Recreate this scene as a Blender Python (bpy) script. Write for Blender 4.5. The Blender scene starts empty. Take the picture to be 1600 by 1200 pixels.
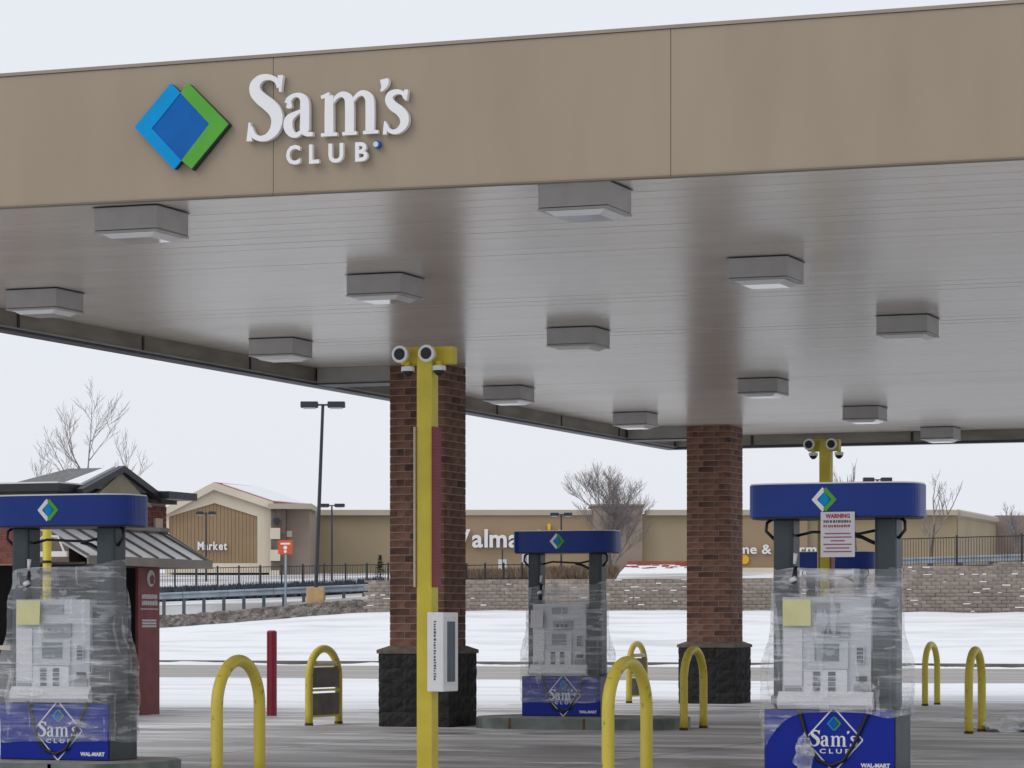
import bpy, bmesh, math, random
from mathutils import Vector, Matrix, noise

# ------------------------------------------------------------------ camera, sky, sun, exposure
SC = bpy.context.scene
COL = SC.collection
TH = math.radians(20.7)            # the forecourt is turned 20.7 degrees to the view
ST, CT = math.sin(TH), math.cos(TH)
EYE = 1.36
F = 4800.0                         # focal length in photograph pixels (1600 wide)
HZ = 980.0                         # horizon row in the photograph

cam = bpy.data.cameras.new('camera')
cam.sensor_width = 36.0
cam.lens = F / 1600 * 36
cam.shift_y = (HZ - 600) / 1600
cam.clip_end = 5000
co = bpy.data.objects.new('camera', cam)
COL.objects.link(co)
co.location = (0, 0, EYE)
co.rotation_euler = (math.radians(90), 0, TH)
SC.camera = co

world = bpy.data.worlds.new('World')
SC.world = world
world.use_nodes = True
nt = world.node_tree
bg = nt.nodes['Background']
sky = nt.nodes.new('ShaderNodeTexSky')
sky.sky_type = 'NISHITA'
sky.sun_disc = False
sky.sun_elevation = math.radians(42)
sky.sun_rotation = math.radians(215)
sky.air_density = 1.0
sky.dust_density = 3.0
mixs = nt.nodes.new('ShaderNodeMixRGB')
mixs.inputs[0].default_value = 0.90        # an even overcast veil over the clear sky
mixs.inputs[2].default_value = (8.15, 8.4, 8.95, 1)
nt.links.new(sky.outputs[0], mixs.inputs[1])
nt.links.new(mixs.outputs[0], bg.inputs[0])
bg.inputs[1].default_value = 0.106

sun = bpy.data.lights.new('sun', 'SUN')
sun.energy = 0.7
sun.angle = math.radians(35)
sun.color = (1.0, 0.97, 0.93)
so = bpy.data.objects.new('sun', sun)
COL.objects.link(so)
so.rotation_euler = (math.radians(48), 0, math.radians(-38))

SC.view_settings.view_transform = 'Standard'
SC.view_settings.look = 'None'
SC.view_settings.gamma = 1
SC.view_settings.exposure = 0.0
SC.render.engine = 'CYCLES'

# ------------------------------------------------------------------ helpers
def W(lat, d, z=0.0):
    """point given by its sideways offset and distance along the view heading"""
    return Vector((-d * ST + lat * CT, d * CT + lat * ST, z))

def P(px, py, d):
    return W((px - 800) / F * d, d, EYE + (HZ - py) * d / F)

def on_y(px, py, y):
    k = (px - 800) / F
    d = y / (CT + k * ST)
    return P(px, py, d)

rng = random.Random(7)
_m = {}

def node_mat(name, col, rough=0.6, var=0.12, scale=6.0, bump=0.0, bscale=None, metal=0.0, spec=0.5,
             col2=None, stretch=(1, 1, 1), objrand=0.0, coat=0.0, detail=6.0, space='Object', mixlo=0.35, mixhi=0.65):
    if name in _m:
        return _m[name]
    m = bpy.data.materials.new(name)
    m.use_nodes = True
    n, l = m.node_tree.nodes, m.node_tree.links
    b = n['Principled BSDF']
    b.inputs['Roughness'].default_value = rough
    b.inputs['Metallic'].default_value = metal
    b.inputs['Specular IOR Level'].default_value = spec
    b.inputs['Coat Weight'].default_value = coat
    tc = n.new('ShaderNodeTexCoord')
    mp = n.new('ShaderNodeMapping')
    mp.inputs['Scale'].default_value = stretch
    if space == 'World':
        ge = n.new('ShaderNodeNewGeometry')
        l.new(ge.outputs['Position'], mp.inputs[0])
    else:
        l.new(tc.outputs['Object'], mp.inputs[0])
    tx = n.new('ShaderNodeTexNoise')
    tx.inputs['Scale'].default_value = scale
    tx.inputs['Detail'].default_value = detail
    l.new(mp.outputs[0], tx.inputs['Vector'])
    mr = n.new('ShaderNodeMapRange')
    mr.inputs[1].default_value = mixlo
    mr.inputs[2].default_value = mixhi
    l.new(tx.outputs[0], mr.inputs[0])
    mx = n.new('ShaderNodeMixRGB')
    l.new(mr.outputs[0], mx.inputs[0])
    c2 = col2 or tuple(max(0, c * (1 - 2 * var)) for c in col)
    mx.inputs[1].default_value = (*c2, 1)
    mx.inputs[2].default_value = (*col, 1)
    out = mx.outputs[0]
    if objrand:
        oi = n.new('ShaderNodeObjectInfo')
        hs = n.new('ShaderNodeHueSaturation')
        m2 = n.new('ShaderNodeMapRange')
        m2.inputs[3].default_value = 1 - objrand
        m2.inputs[4].default_value = 1 + objrand
        l.new(oi.outputs['Random'], m2.inputs[0])
        l.new(m2.outputs[0], hs.inputs['Value'])
        l.new(out, hs.inputs['Color'])
        out = hs.outputs[0]
    l.new(out, b.inputs['Base Color'])
    r2 = n.new('ShaderNodeMapRange')
    r2.inputs[3].default_value = min(1, rough * 1.15)
    r2.inputs[4].default_value = rough * 0.88
    l.new(tx.outputs[0], r2.inputs[0])
    l.new(r2.outputs[0], b.inputs['Roughness'])
    if bump:
        bp = n.new('ShaderNodeBump')
        bp.inputs['Strength'].default_value = bump
        bp.inputs['Distance'].default_value = 0.02
        t2 = n.new('ShaderNodeTexNoise')
        t2.inputs['Scale'].default_value = bscale or scale * 4
        t2.inputs['Detail'].default_value = 5
        l.new(mp.outputs[0], t2.inputs['Vector'])
        l.new(t2.outputs[0], bp.inputs['Height'])
        l.new(bp.outputs[0], b.inputs['Normal'])
    _m[name] = m
    return m

class MB:
    def __init__(s):
        s.v = []; s.f = []
    def add(s, vs, fs):
        k = len(s.v)
        s.v += [tuple(p) for p in vs]
        s.f += [tuple(i + k for i in f) for f in fs]
        return s
    def box(s, x0, x1, y0, y1, z0, z1):
        return s.add([(x0, y0, z0), (x1, y0, z0), (x1, y1, z0), (x0, y1, z0), (x0, y0, z1), (x1, y0, z1), (x1, y1, z1), (x0, y1, z1)],
                     [(3, 2, 1, 0), (4, 5, 6, 7), (0, 1, 5, 4), (1, 2, 6, 5), (2, 3, 7, 6), (3, 0, 4, 7)])
    def prism(s, poly, ax, a0, a1):
        """extrude a 2D polygon along axis ax ('x','y','z') between a0 and a1"""
        def pt(p, a):
            return {'x': (a, p[0], p[1]), 'y': (p[0], a, p[1]), 'z': (p[0], p[1], a)}[ax]
        n = len(poly)
        vs = [pt(p, a0) for p in poly] + [pt(p, a1) for p in poly]
        fs = [tuple(range(n)), tuple(range(2 * n - 1, n - 1, -1))] + [(i + n, (i + 1) % n + n, (i + 1) % n, i) for i in range(n)]
        return s.add(vs, fs)
    def hexa(s, q0, q1):
        """two quads joined"""
        return s.add(list(q0) + list(q1), [(0, 1, 2, 3), (7, 6, 5, 4), (0, 4, 5, 1), (1, 5, 6, 2), (2, 6, 7, 3), (3, 7, 4, 0)])
    def tube(s, pts, r, n=10, caps=True):
        pts = [Vector(p) for p in pts]
        rs = r if isinstance(r, (list, tuple)) else [r] * len(pts)
        rings = []
        up = None
        for i, p in enumerate(pts):
            a = pts[max(i - 1, 0)]; b = pts[min(i + 1, len(pts) - 1)]
            t = (b - a).normalized()
            if up is None:
                up = Vector((0, 0, 1)) if abs(t.z) < 0.9 else Vector((1, 0, 0))
            u = (up - t * up.dot(t)).normalized()
            w = t.cross(u)
            up = u
            rings.append([p + (u * math.cos(q) + w * math.sin(q)) * rs[i] for q in [2 * math.pi * k / n for k in range(n)]])
        vs = [p for rg in rings for p in rg]
        fs = []
        for i in range(len(rings) - 1):
            for k in range(n):
                fs.append((i * n + k, i * n + (k + 1) % n, (i + 1) * n + (k + 1) % n, (i + 1) * n + k))
        if caps:
            fs.append(tuple(range(n - 1, -1, -1)))
            fs.append(tuple((len(rings) - 1) * n + k for k in range(n)))
        return s.add(vs, fs)
    def mesh(s, name, smooth=False):
        me = bpy.data.meshes.new(name)
        me.from_pydata(s.v, [], s.f)
        bm = bmesh.new(); bm.from_mesh(me)
        bmesh.ops.recalc_face_normals(bm, faces=bm.faces)
        bm.to_mesh(me); bm.free()
        if smooth:
            for p in me.polygons:
                p.use_smooth = True
        return me
    def build(s, name, mat, parent=None, smooth=False, bevel=0, loc=None):
        me = s.mesh(name, smooth)
        return obj(name, me, mat, parent, bevel, loc)

def obj(name, me, mat, parent=None, bevel=0, loc=None):
    if mat and not me.materials:
        me.materials.append(mat)
    o = bpy.data.objects.new(name, me)
    COL.objects.link(o)
    if parent:
        o.parent = parent
    if loc is not None:
        o.location = loc
    if bevel:
        b = o.modifiers.new('bevel', 'BEVEL')
        b.width = bevel; b.segments = 2; b.limit_method = 'ANGLE'
    return o

def thing(name, label, cat, loc=(0, 0, 0), rz=0.0, group=None):
    o = bpy.data.objects.new(name, None)
    COL.objects.link(o)
    o.location = loc; o.rotation_euler = (0, 0, rz)
    return tag(o, label, cat, group)

def tag(o, label, cat, group=None):
    o['label'] = label; o['category'] = cat
    if group:
        o['group'] = group
    return o

def kind(o, k):
    o['kind'] = k
    return o

def copy_tree(o, parent=None):
    c = o.copy(); COL.objects.link(c); c.parent = parent
    for ch in list(o.children):
        copy_tree(ch, c)
    return c

def sm(a, b, x):
    t = max(0, min(1, (x - a) / (b - a)))
    return t * t * (3 - 2 * t)

_txt = {}
def text_mesh(s, bold=0.0, ext=0.0):
    """mesh of a string in the built-in font, cap height 1, left edge at 0; in the XZ plane facing -Y"""
    key = (s, bold, ext)
    if key in _txt:
        return _txt[key].copy()
    cu = bpy.data.curves.new('lettering', 'FONT')
    cu.body = s; cu.offset = bold; cu.extrude = ext; cu.resolution_u = 3
    o = bpy.data.objects.new('lettering', cu)
    COL.objects.link(o)
    dg = bpy.context.evaluated_depsgraph_get()
    me = bpy.data.meshes.new_from_object(o.evaluated_get(dg))
    bpy.data.objects.remove(o)
    bpy.data.curves.remove(cu)
    me.transform(Matrix.Rotation(math.radians(90), 4, 'X'))
    x0 = min(v.co.x for v in me.vertices)
    me.transform(Matrix.Translation((-x0, 0, 0)) )
    me.transform(Matrix.Scale(1 / 0.729, 4))
    _txt[key] = me
    return me.copy()

def width(me):
    return max(v.co.x for v in me.vertices)

def letters(parent, s, x, y, z, h, mat, bold=0.02, ext=0.06, gap=0.13, fit=None, name='letter'):
    ms = []
    adv = 0
    for ch in s:
        if ch == ' ':
            adv += 0.35; continue
        me = text_mesh(ch, bold, ext)
        ms.append((me, adv)); adv += width(me) + gap
    k = h if fit is None else fit / (adv - gap)
    for me, a in ms:
        me.transform(Matrix.Diagonal((k, h, h, 1)))
        o = obj(name, me, mat, parent, loc=(x + a * k, y, z))
    return adv * k

def print_line(parent, s, x, y, z, h, mat, w=None, bold=0.02, name='lettering'):
    me = text_mesh(s, bold, 0.0)
    k = h if w is None else w / width(me)
    me.transform(Matrix.Diagonal((k, h, h, 1)))
    return kind(obj(name, me, mat, parent, loc=(x, y, z)), 'stuff')

# ------------------------------------------------------------------ materials
M = {}
M['fascia'] = node_mat('fascia_tan', (0.325, 0.262, 0.188), 0.55, 0.05, 1.3, bump=0.06, bscale=3, stretch=(1.6, 1, .35), mixlo=.3, mixhi=.7)
M['cap'] = node_mat('fascia_cap', (0.30, 0.25, 0.195), 0.5, 0.08, 2)
M['olive'] = node_mat('olive_inner', (0.33, 0.305, 0.26), 0.7, 0.15, 1.2, stretch=(1, 1, 4))
M['lip'] = node_mat('dark_lip', (0.055, 0.06, 0.085), 0.5, 0.15, 2)
M['beam'] = node_mat('beam_grey', (0.40, 0.385, 0.365), 0.45, 0.12, 2)
M['lightbox'] = node_mat('lightbox_paint', (0.50, 0.49, 0.48), 0.45, 0.06, 3)
M['seal'] = node_mat('dark_seal', (0.04, 0.04, 0.045), 0.6, 0.2, 3)
M['brick'] = node_mat('brick', (0.225, 0.112, 0.075), 0.85, 0.2, 9, bump=0.25, bscale=60, objrand=0.2)
M['brick2'] = node_mat('brick_dark', (0.135, 0.064, 0.048), 0.85, 0.22, 9, bump=0.25, bscale=60, objrand=0.28)
M['mortar'] = node_mat('mortar', (0.40, 0.32, 0.27), 0.9, 0.12, 20)
M['splitface'] = node_mat('splitface_block', (0.035, 0.033, 0.033), 0.9, 0.3, 14, bump=0.6, bscale=40, objrand=0.2, col2=(0.015, 0.015, 0.016))
M['capstone'] = node_mat('cap_stone', (0.20, 0.155, 0.125), 0.85, 0.2, 10)
M['yellow'] = node_mat('yellow_paint', (0.64, 0.52, 0.04), 0.42, 0.06, 5, bump=0.04, bscale=40)
M['yellow_dirty'] = node_mat('yellow_paint_worn', (0.64, 0.52, 0.06), 0.42, 0.1, 11, col2=(0.24, 0.17, 0.05), mixlo=0.30, mixhi=0.38, bump=.08, bscale=14, detail=9)
M['rust'] = node_mat('rust', (0.16, 0.07, 0.03), 0.9, 0.3, 12)
M['red'] = node_mat('red_paint', (0.27, 0.012, 0.03), 0.4, 0.08, 5)
M['darkred'] = node_mat('dark_red_board', (0.19, 0.018, 0.016), 0.5, 0.1, 5)
M['signred'] = node_mat('sign_red', (0.22, 0.012, 0.03), 0.5, 0.05, 5)
M['white'] = node_mat('white_paint', (0.78, 0.78, 0.78), 0.4, 0.03, 4)
M['letter'] = node_mat('letter_white', (0.80, 0.80, 0.81), 0.35, 0.02, 4)
M['offwhite'] = node_mat('off_white_plastic', (0.72, 0.73, 0.75), 0.4, 0.04, 4)
M['grey'] = node_mat('grey_plastic', (0.27, 0.29, 0.30), 0.45, 0.06, 5)
M['lgrey'] = node_mat('light_grey_plastic', (0.58, 0.60, 0.64), 0.45, 0.05, 5)
M['screen'] = node_mat('screen_glass', (0.16, 0.20, 0.20), 0.15, 0.05, 3)
M['black'] = node_mat('black_rubber', (0.012, 0.012, 0.014), 0.5, 0.1, 6)
M['dark'] = node_mat('interior_shade', (0.012, 0.012, 0.014), 0.7, 0.1, 3)  # near-black colour puts the kiosk's interior shade into its walls
M['postmetal'] = node_mat('pump_post_steel', (0.032, 0.048, 0.056), 0.45, 0.15, 3)
M['pumpblue'] = node_mat('pump_blue', (0.002, 0.018, 0.31), 0.4, 0.04, 2, spec=.25)
M['signblue'] = node_mat('sign_blue', (0.003, 0.032, 0.24), 0.35, 0.05, 2, spec=.3)
M['lblue'] = node_mat('logo_light_blue', (0.0, 0.28, 0.64), 0.35, 0.04, 6, spec=.15)
M['mblue'] = node_mat('logo_blue', (0.005, 0.12, 0.42), 0.35, 0.06, 6, spec=.15)
M['green'] = node_mat('logo_green', (0.10, 0.38, 0.05), 0.35, 0.04, 6, spec=.15)
M['logoedge'] = node_mat('logo_edge', (0.02, 0.022, 0.03), 0.5, 0.05, 6)
M['paper_y'] = node_mat('yellow_paper', (0.70, 0.68, 0.36), 0.8, 0.04, 6, bump=0.05, bscale=18)
M['paper_w'] = node_mat('white_paper', (0.62, 0.60, 0.63), 0.8, 0.04, 6, bump=0.05, bscale=18)
M['print_red'] = node_mat('print_red', (0.40, 0.02, 0.06), 0.7, 0.05, 6)
M['print_dark'] = node_mat('print_dark', (0.05, 0.05, 0.06), 0.7, 0.05, 6)
M['print_pink'] = node_mat('print_pink', (0.26, 0.09, 0.125), 0.7, 0.05, 6)
M['steelform'] = node_mat('island_steel', (0.20, 0.235, 0.225), 0.45, 0.2, 3, metal=0.3, col2=(0.10, 0.12, 0.11))
M['islandtop'] = node_mat('island_concrete', (0.33, 0.32, 0.30), 0.85, 0.15, 4, bump=0.1)
M['galv'] = node_mat('galvanised', (0.33, 0.39, 0.45), 0.5, 0.15, 2, metal=0.3)
M['galv_dark'] = node_mat('galvanised_dark', (0.09, 0.12, 0.15), 0.55, 0.15, 2, metal=0.2)
M['fence'] = node_mat('fence_black', (0.02, 0.024, 0.03), 0.5, 0.1, 2)
M['fence_brown'] = node_mat('fence_brown', (0.035, 0.028, 0.026), 0.5, 0.1, 2)
M['lamp'] = node_mat('lamp_bronze', (0.02, 0.024, 0.035), 0.45, 0.1, 2)
M['lampbase'] = node_mat('lamp_base', (0.52, 0.34, 0.16), 0.8, 0.1, 2)
M['bark'] = node_mat('bark', (0.17, 0.145, 0.135), 0.9, 0.2, 8)
M['twig'] = node_mat('twig', (0.30, 0.265, 0.26), 0.9, 0.2, 8)
M['orange'] = node_mat('sign_orange', (0.62, 0.09, 0.025), 0.5, 0.05, 3)
M['shingle'] = node_mat('shingle_grey', (0.20, 0.20, 0.20), 0.85, 0.15, 14)
M['blacktrim'] = node_mat('black_trim', (0.018, 0.019, 0.026), 0.45, 0.1, 3)
M['tan'] = node_mat('tan_siding', (0.30, 0.26, 0.18), 0.7, 0.08, 3)
M['soffdark'] = node_mat('eave_brown', (0.06, 0.05, 0.045), 0.7, 0.1, 3)
M['metalroof'] = node_mat('metal_roof', (0.60, 0.60, 0.60), 0.45, 0.12, 2)
M['rib'] = node_mat('metal_rib', (0.09, 0.085, 0.085), 0.5, 0.1, 2)
M['eave'] = node_mat('eave_grey', (0.26, 0.235, 0.21), 0.6, 0.1, 2)
M['cream'] = node_mat('cream_trim', (0.55, 0.48, 0.37), 0.7, 0.05, 1)
M['kbrick'] = node_mat('kiosk_brick', (0.23, 0.07, 0.055), 0.85, 0.15, 6, bump=0.2, objrand=0.15)
M['store_olive'] = node_mat('store_olive', (0.38, 0.305, 0.195), 0.85, 0.05, 0.15)
M['store_brown'] = node_mat('store_brown', (0.345, 0.25, 0.155), 0.85, 0.05, 0.15)
M['store_parapet'] = node_mat('store_parapet', (0.45, 0.40, 0.325), 0.8, 0.05, 0.3)
M['store_cream'] = node_mat('store_cream', (0.70, 0.62, 0.49), 0.8, 0.05, 0.3)
M['store_stone'] = node_mat('store_stone', (0.165, 0.13, 0.105), 0.9, 0.2, 1.2)
M['store_siding'] = node_mat('store_siding', (0.33, 0.225, 0.13), 0.8, 0.05, 0.5)
M['store_tower'] = node_mat('store_tower', (0.30, 0.235, 0.19), 0.85, 0.08, 0.4)
M['roofred'] = node_mat('roof_red', (0.34, 0.10, 0.065), 0.8, 0.1, 1)
M['spark'] = node_mat('spark_yellow', (0.75, 0.45, 0.02), 0.5, 0.03, 1)
M['wallstone'] = node_mat('wall_stone', (0.32, 0.268, 0.228), 0.95, 0.2, 3, bump=0.5, bscale=12, objrand=0.16)
M['walljoint'] = node_mat('wall_joint', (0.10, 0.085, 0.08), 0.95, 0.1, 3)
M['rubble'] = node_mat('rubble', (0.32, 0.285, 0.26), 0.95, 0.35, 2.5, bump=0.5, col2=(0.12, 0.105, 0.098))
M['brush'] = node_mat('dry_brush', (0.20, 0.14, 0.095), 0.95, 0.2, 2)
M['evergreen'] = node_mat('evergreen', (0.03, 0.045, 0.03), 0.9, 0.2, 2)
M['snow'] = node_mat('snow', (0.85, 0.86, 0.88), 0.75, 0.03, 0.5, bump=0.25, bscale=2.2, space='World', col2=(0.66, 0.665, 0.68), stretch=(0.35, 1.6, 1), mixlo=0.30, mixhi=0.52)
M['roofsnow'] = node_mat('roof_snow', (0.84, 0.85, 0.87), 0.75, 0.02, 2, bump=0.15)

def soffit_material():
    m = bpy.data.materials.new('soffit_enamel')
    m.use_nodes = True
    n, l = m.node_tree.nodes, m.node_tree.links
    b = n['Principled BSDF']
    ge = n.new('ShaderNodeNewGeometry')
    mp = n.new('ShaderNodeMapping'); mp.inputs['Scale'].default_value = (0.25, 1.2, 1)
    l.new(ge.outputs['Position'], mp.inputs[0])
    t = n.new('ShaderNodeTexNoise'); t.inputs['Scale'].default_value = 1.3; t.inputs['Detail'].default_value = 5
    l.new(mp.outputs[0], t.inputs['Vector'])
    cr = n.new('ShaderNodeMapRange'); cr.inputs[1].default_value = 0.3; cr.inputs[2].default_value = 0.7
    cr.inputs[3].default_value = 0.60; cr.inputs[4].default_value = 0.66
    l.new(t.outputs[0], cr.inputs[0])
    cm = n.new('ShaderNodeCombineColor')
    for k, f in enumerate((1.0, 0.93, 0.85)):
        mu = n.new('ShaderNodeMath'); mu.operation = 'MULTIPLY'; mu.inputs[1].default_value = f
        l.new(cr.outputs[0], mu.inputs[0]); l.new(mu.outputs[0], cm.inputs[k])
    l.new(cm.outputs[0], b.inputs['Base Color'])
    rr = n.new('ShaderNodeMapRange'); rr.inputs[3].default_value = 0.21; rr.inputs[4].default_value = 0.26
    l.new(t.outputs[0], rr.inputs[0]); l.new(rr.outputs[0], b.inputs['Roughness'])
    b.inputs['Specular IOR Level'].default_value = 0.6
    # sheet metal pans are never quite flat: long shallow ripples
    w = n.new('ShaderNodeTexNoise'); w.inputs['Scale'].default_value = 2.0; w.inputs['Detail'].default_value = 2
    mp2 = n.new('ShaderNodeMapping'); mp2.inputs['Scale'].default_value = (0.12, 1.6, 1)
    l.new(ge.outputs['Position'], mp2.inputs[0]); l.new(mp2.outputs[0], w.inputs['Vector'])
    bp = n.new('ShaderNodeBump'); bp.inputs['Strength'].default_value = 0.14; bp.inputs['Distance'].default_value = 0.02
    l.new(w.outputs[0], bp.inputs['Height']); l.new(bp.outputs[0], b.inputs['Normal'])
    return m
M['soffit'] = soffit_material()

def ground_material():
    m = bpy.data.materials.new('forecourt_concrete')
    m.use_nodes = True
    n, l = m.node_tree.nodes, m.node_tree.links
    b = n['Principled BSDF']
    ge = n.new('ShaderNodeNewGeometry')
    def nz(scale, detail, lo, hi, stretch=(1, 1, 1)):
        mp = n.new('ShaderNodeMapping'); mp.inputs['Scale'].default_value = stretch
        l.new(ge.outputs['Position'], mp.inputs[0])
        t = n.new('ShaderNodeTexNoise'); t.inputs['Scale'].default_value = scale; t.inputs['Detail'].default_value = detail
        l.new(mp.outputs[0], t.inputs['Vector'])
        r = n.new('ShaderNodeMapRange'); r.inputs[1].default_value = lo; r.inputs[2].default_value = hi
        l.new(t.outputs[0], r.inputs[0])
        return r.outputs[0]
    def mix(f, a, c):
        x = n.new('ShaderNodeMixRGB')
        l.new(f, x.inputs[0])
        for i, q in ((1, a), (2, c)):
            if isinstance(q, tuple): x.inputs[i].default_value = (*q, 1)
            else: l.new(q, x.inputs[i])
        return x.outputs[0]
    big = nz(0.22, 5, 0.36, 0.64, (0.6, 1.0, 1))
    fine = nz(3.0, 6, 0.3, 0.7)
    salt = nz(0.55, 8, 0.47, 0.60, (0.5, 1.7, 1))
    wet = nz(0.30, 8, 0.53, 0.66, (0.45, 1.4, 1))
    c = mix(big, (0.34, 0.325, 0.315), (0.58, 0.57, 0.575))
    c = mix(fine, c, mix(big, (0.40, 0.385, 0.37), (0.62, 0.61, 0.615)))
    c = mix(salt, c, (0.77, 0.765, 0.775))
    c = mix(wet, c, (0.27, 0.252, 0.24))
    oil = nz(0.9, 4, 0.66, 0.72)
    c = mix(oil, c, (0.12, 0.11, 0.105))
    slush = nz(0.9, 9, 0.60, 0.63, (0.5, 1.5, 1))
    c = mix(slush, c, (0.80, 0.80, 0.81))
    # saw-cut slab joints every 4.6 m
    sx = n.new('ShaderNodeSeparateXYZ'); l.new(ge.outputs['Position'], sx.inputs[0])
    js = []
    for k, off in ((0, 0.9), (1, 2.1)):
        a = n.new('ShaderNodeMath'); a.operation = 'ADD'; a.inputs[1].default_value = off + 460; l.new(sx.outputs[k], a.inputs[0])
        q = n.new('ShaderNodeMath'); q.operation = 'MODULO'; q.inputs[1].default_value = 4.6; l.new(a.outputs[0], q.inputs[0])
        w = n.new('ShaderNodeMath'); w.operation = 'LESS_THAN'; w.inputs[1].default_value = 0.035; l.new(q.outputs[0], w.inputs[0])
        js.append(w.outputs[0])
    j = n.new('ShaderNodeMath'); j.operation = 'MAXIMUM'; l.new(js[0], j.inputs[0]); l.new(js[1], j.inputs[1])
    j2 = n.new('ShaderNodeMath'); j2.operation = 'MULTIPLY'; j2.inputs[1].default_value = 0.75; l.new(j.outputs[0], j2.inputs[0])
    c = mix(j2.outputs[0], c, (0.10, 0.09, 0.085))
    l.new(c, b.inputs['Base Color'])
    r = n.new('ShaderNodeMapRange'); r.inputs[3].default_value = 0.75; r.inputs[4].default_value = 0.35
    l.new(wet, r.inputs[0]); l.new(r.outputs[0], b.inputs['Roughness'])
    b.inputs['Specular IOR Level'].default_value = 0.35
    bp = n.new('ShaderNodeBump'); bp.inputs['Strength'].default_value = 0.15; bp.inputs['Distance'].default_value = 0.01
    l.new(fine, bp.inputs['Height']); l.new(bp.outputs[0], b.inputs['Normal'])
    return m
M['concrete'] = ground_material()
M['road'] = node_mat('road_pavement', (0.40, 0.375, 0.35), 0.8, 0.1, 0.35, space='World', col2=(0.29, 0.27, 0.255), stretch=(0.4, 1.5, 1))
M['kerb'] = node_mat('kerb', (0.16, 0.145, 0.135), 0.85, 0.2, 0.8, space='World')
M['land'] = node_mat('winter_land', (0.78, 0.79, 0.81), 0.85, 0.08, 0.05, space='World', col2=(0.55, 0.54, 0.53))

def film_material():
    m = bpy.data.materials.new('stretch_film')
    m.use_nodes = True
    n, l = m.node_tree.nodes, m.node_tree.links
    n.remove(n['Principled BSDF'])
    out = n['Material Output']
    tc = n.new('ShaderNodeTexCoord')
    oi = n.new('ShaderNodeObjectInfo')
    va = n.new('ShaderNodeVectorMath'); va.operation = 'ADD'
    l.new(tc.outputs['Object'], va.inputs[0]); 
    vs = n.new('ShaderNodeVectorMath'); vs.operation = 'SCALE'; vs.inputs['Scale'].default_value = 17
    cx = n.new('ShaderNodeCombineXYZ'); l.new(oi.outputs['Random'], cx.inputs[0]); l.new(oi.outputs['Random'], cx.inputs[2])
    l.new(cx.outputs[0], vs.inputs[0]); l.new(vs.outputs[0], va.inputs[1])
    def nz(scale, detail, lo, hi, st, rot=0.0):
        mp = n.new('ShaderNodeMapping'); mp.inputs['Scale'].default_value = st; mp.inputs['Rotation'].default_value = (0, rot, 0)
        l.new(va.outputs[0], mp.inputs[0])
        t = n.new('ShaderNodeTexNoise'); t.inputs['Scale'].default_value = scale; t.inputs['Detail'].default_value = detail
        l.new(mp.outputs[0], t.inputs['Vector'])
        r = n.new('ShaderNodeMapRange'); r.inputs[1].default_value = lo; r.inputs[2].default_value = hi
        l.new(t.outputs[0], r.inputs[0])
        return r.outputs[0], t.outputs[0]
    streak, sraw = nz(3.0, 7, 0.48, 0.66, (0.6, 0.6, 10.0), 0.16)
    patch, _ = nz(1.8, 3, 0.38, 0.68, (1, 1, 1.5))
    crease, craw = nz(3.4, 6, 0.585, 0.625, (1.0, 1.0, 4.0), -0.55)
    fold, fraw = nz(3.0, 3, 0.60, 0.635, (3.5, 3.5, 0.5), 0.15)
    def madd(x, k, base):
        q = n.new('ShaderNodeMath'); q.operation = 'MULTIPLY_ADD'; q.inputs[1].default_value = k; q.use_clamp = True
        l.new(x, q.inputs[0])
        if isinstance(base, float): q.inputs[2].default_value = base
        else: l.new(base, q.inputs[2])
        return q.outputs[0]
    sp = n.new('ShaderNodeMath'); sp.operation = 'MULTIPLY'; l.new(streak, sp.inputs[0]); l.new(patch, sp.inputs[1])
    acc = madd(streak, 0.10, 0.10)
    acc = madd(sp.outputs[0], 0.30, acc)
    acc = madd(patch, 0.12, acc)
    acc = madd(crease, 0.20, acc)
    acc = madd(fold, 0.20, acc)
    class _o: outputs = [acc]
    m3 = _o
    tr = n.new('ShaderNodeBsdfTransparent')
    pb = n.new('ShaderNodeBsdfPrincipled')
    pb.inputs['Base Color'].default_value = (0.84, 0.86, 0.90, 1)
    pb.inputs['Roughness'].default_value = 0.10
    pb.inputs['Specular IOR Level'].default_value = 1.0
    bp = n.new('ShaderNodeBump'); bp.inputs['Strength'].default_value = 0.9; bp.inputs['Distance'].default_value = 0.03
    ad = n.new('ShaderNodeMath'); ad.operation = 'ADD'; l.new(sraw, ad.inputs[0]); l.new(craw, ad.inputs[1])
    l.new(ad.outputs[0], bp.inputs['Height']); l.new(bp.outputs[0], pb.inputs['Normal'])
    ms = n.new('ShaderNodeMixShader')
    l.new(m3.outputs[0], ms.inputs[0]); l.new(tr.outputs[0], ms.inputs[1]); l.new(pb.outputs[0], ms.inputs[2])
    l.new(ms.outputs[0], out.inputs[0])
    return m
M['film'] = film_material()

# ------------------------------------------------------------------ ground, roads, bank, terrace
def sheet(name, x0, x1, y0, y1, z, mat):
    o = MB().add([(x0, y0, z), (x1, y0, z), (x1, y1, z), (x0, y1, z)], [(0, 1, 2, 3)]).build(name, mat)
    return kind(o, 'structure')

sheet('ground', -2500, 2500, -1500, 3500, -0.03, M['land'])
sheet('forecourt', -75, 60, 2, 73, 0.0, M['concrete'])
sheet('road', -160, 120, 72.5, 101.2, 0.004, M['road'])
kind(MB().box(-160, 120, 101.0, 101.25, -0.02, 0.15).build('kerb', M['kerb'], bevel=0.03), 'structure')

def fbm(x, y, z=0.0, o=4):
    s, a, t = 0.0, 1.0, 0.0
    for i in range(o):
        s += a * noise.noise(Vector((x, y, z))); t += a
        x *= 2.03; y *= 2.03; a *= 0.5
    return s / t

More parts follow.
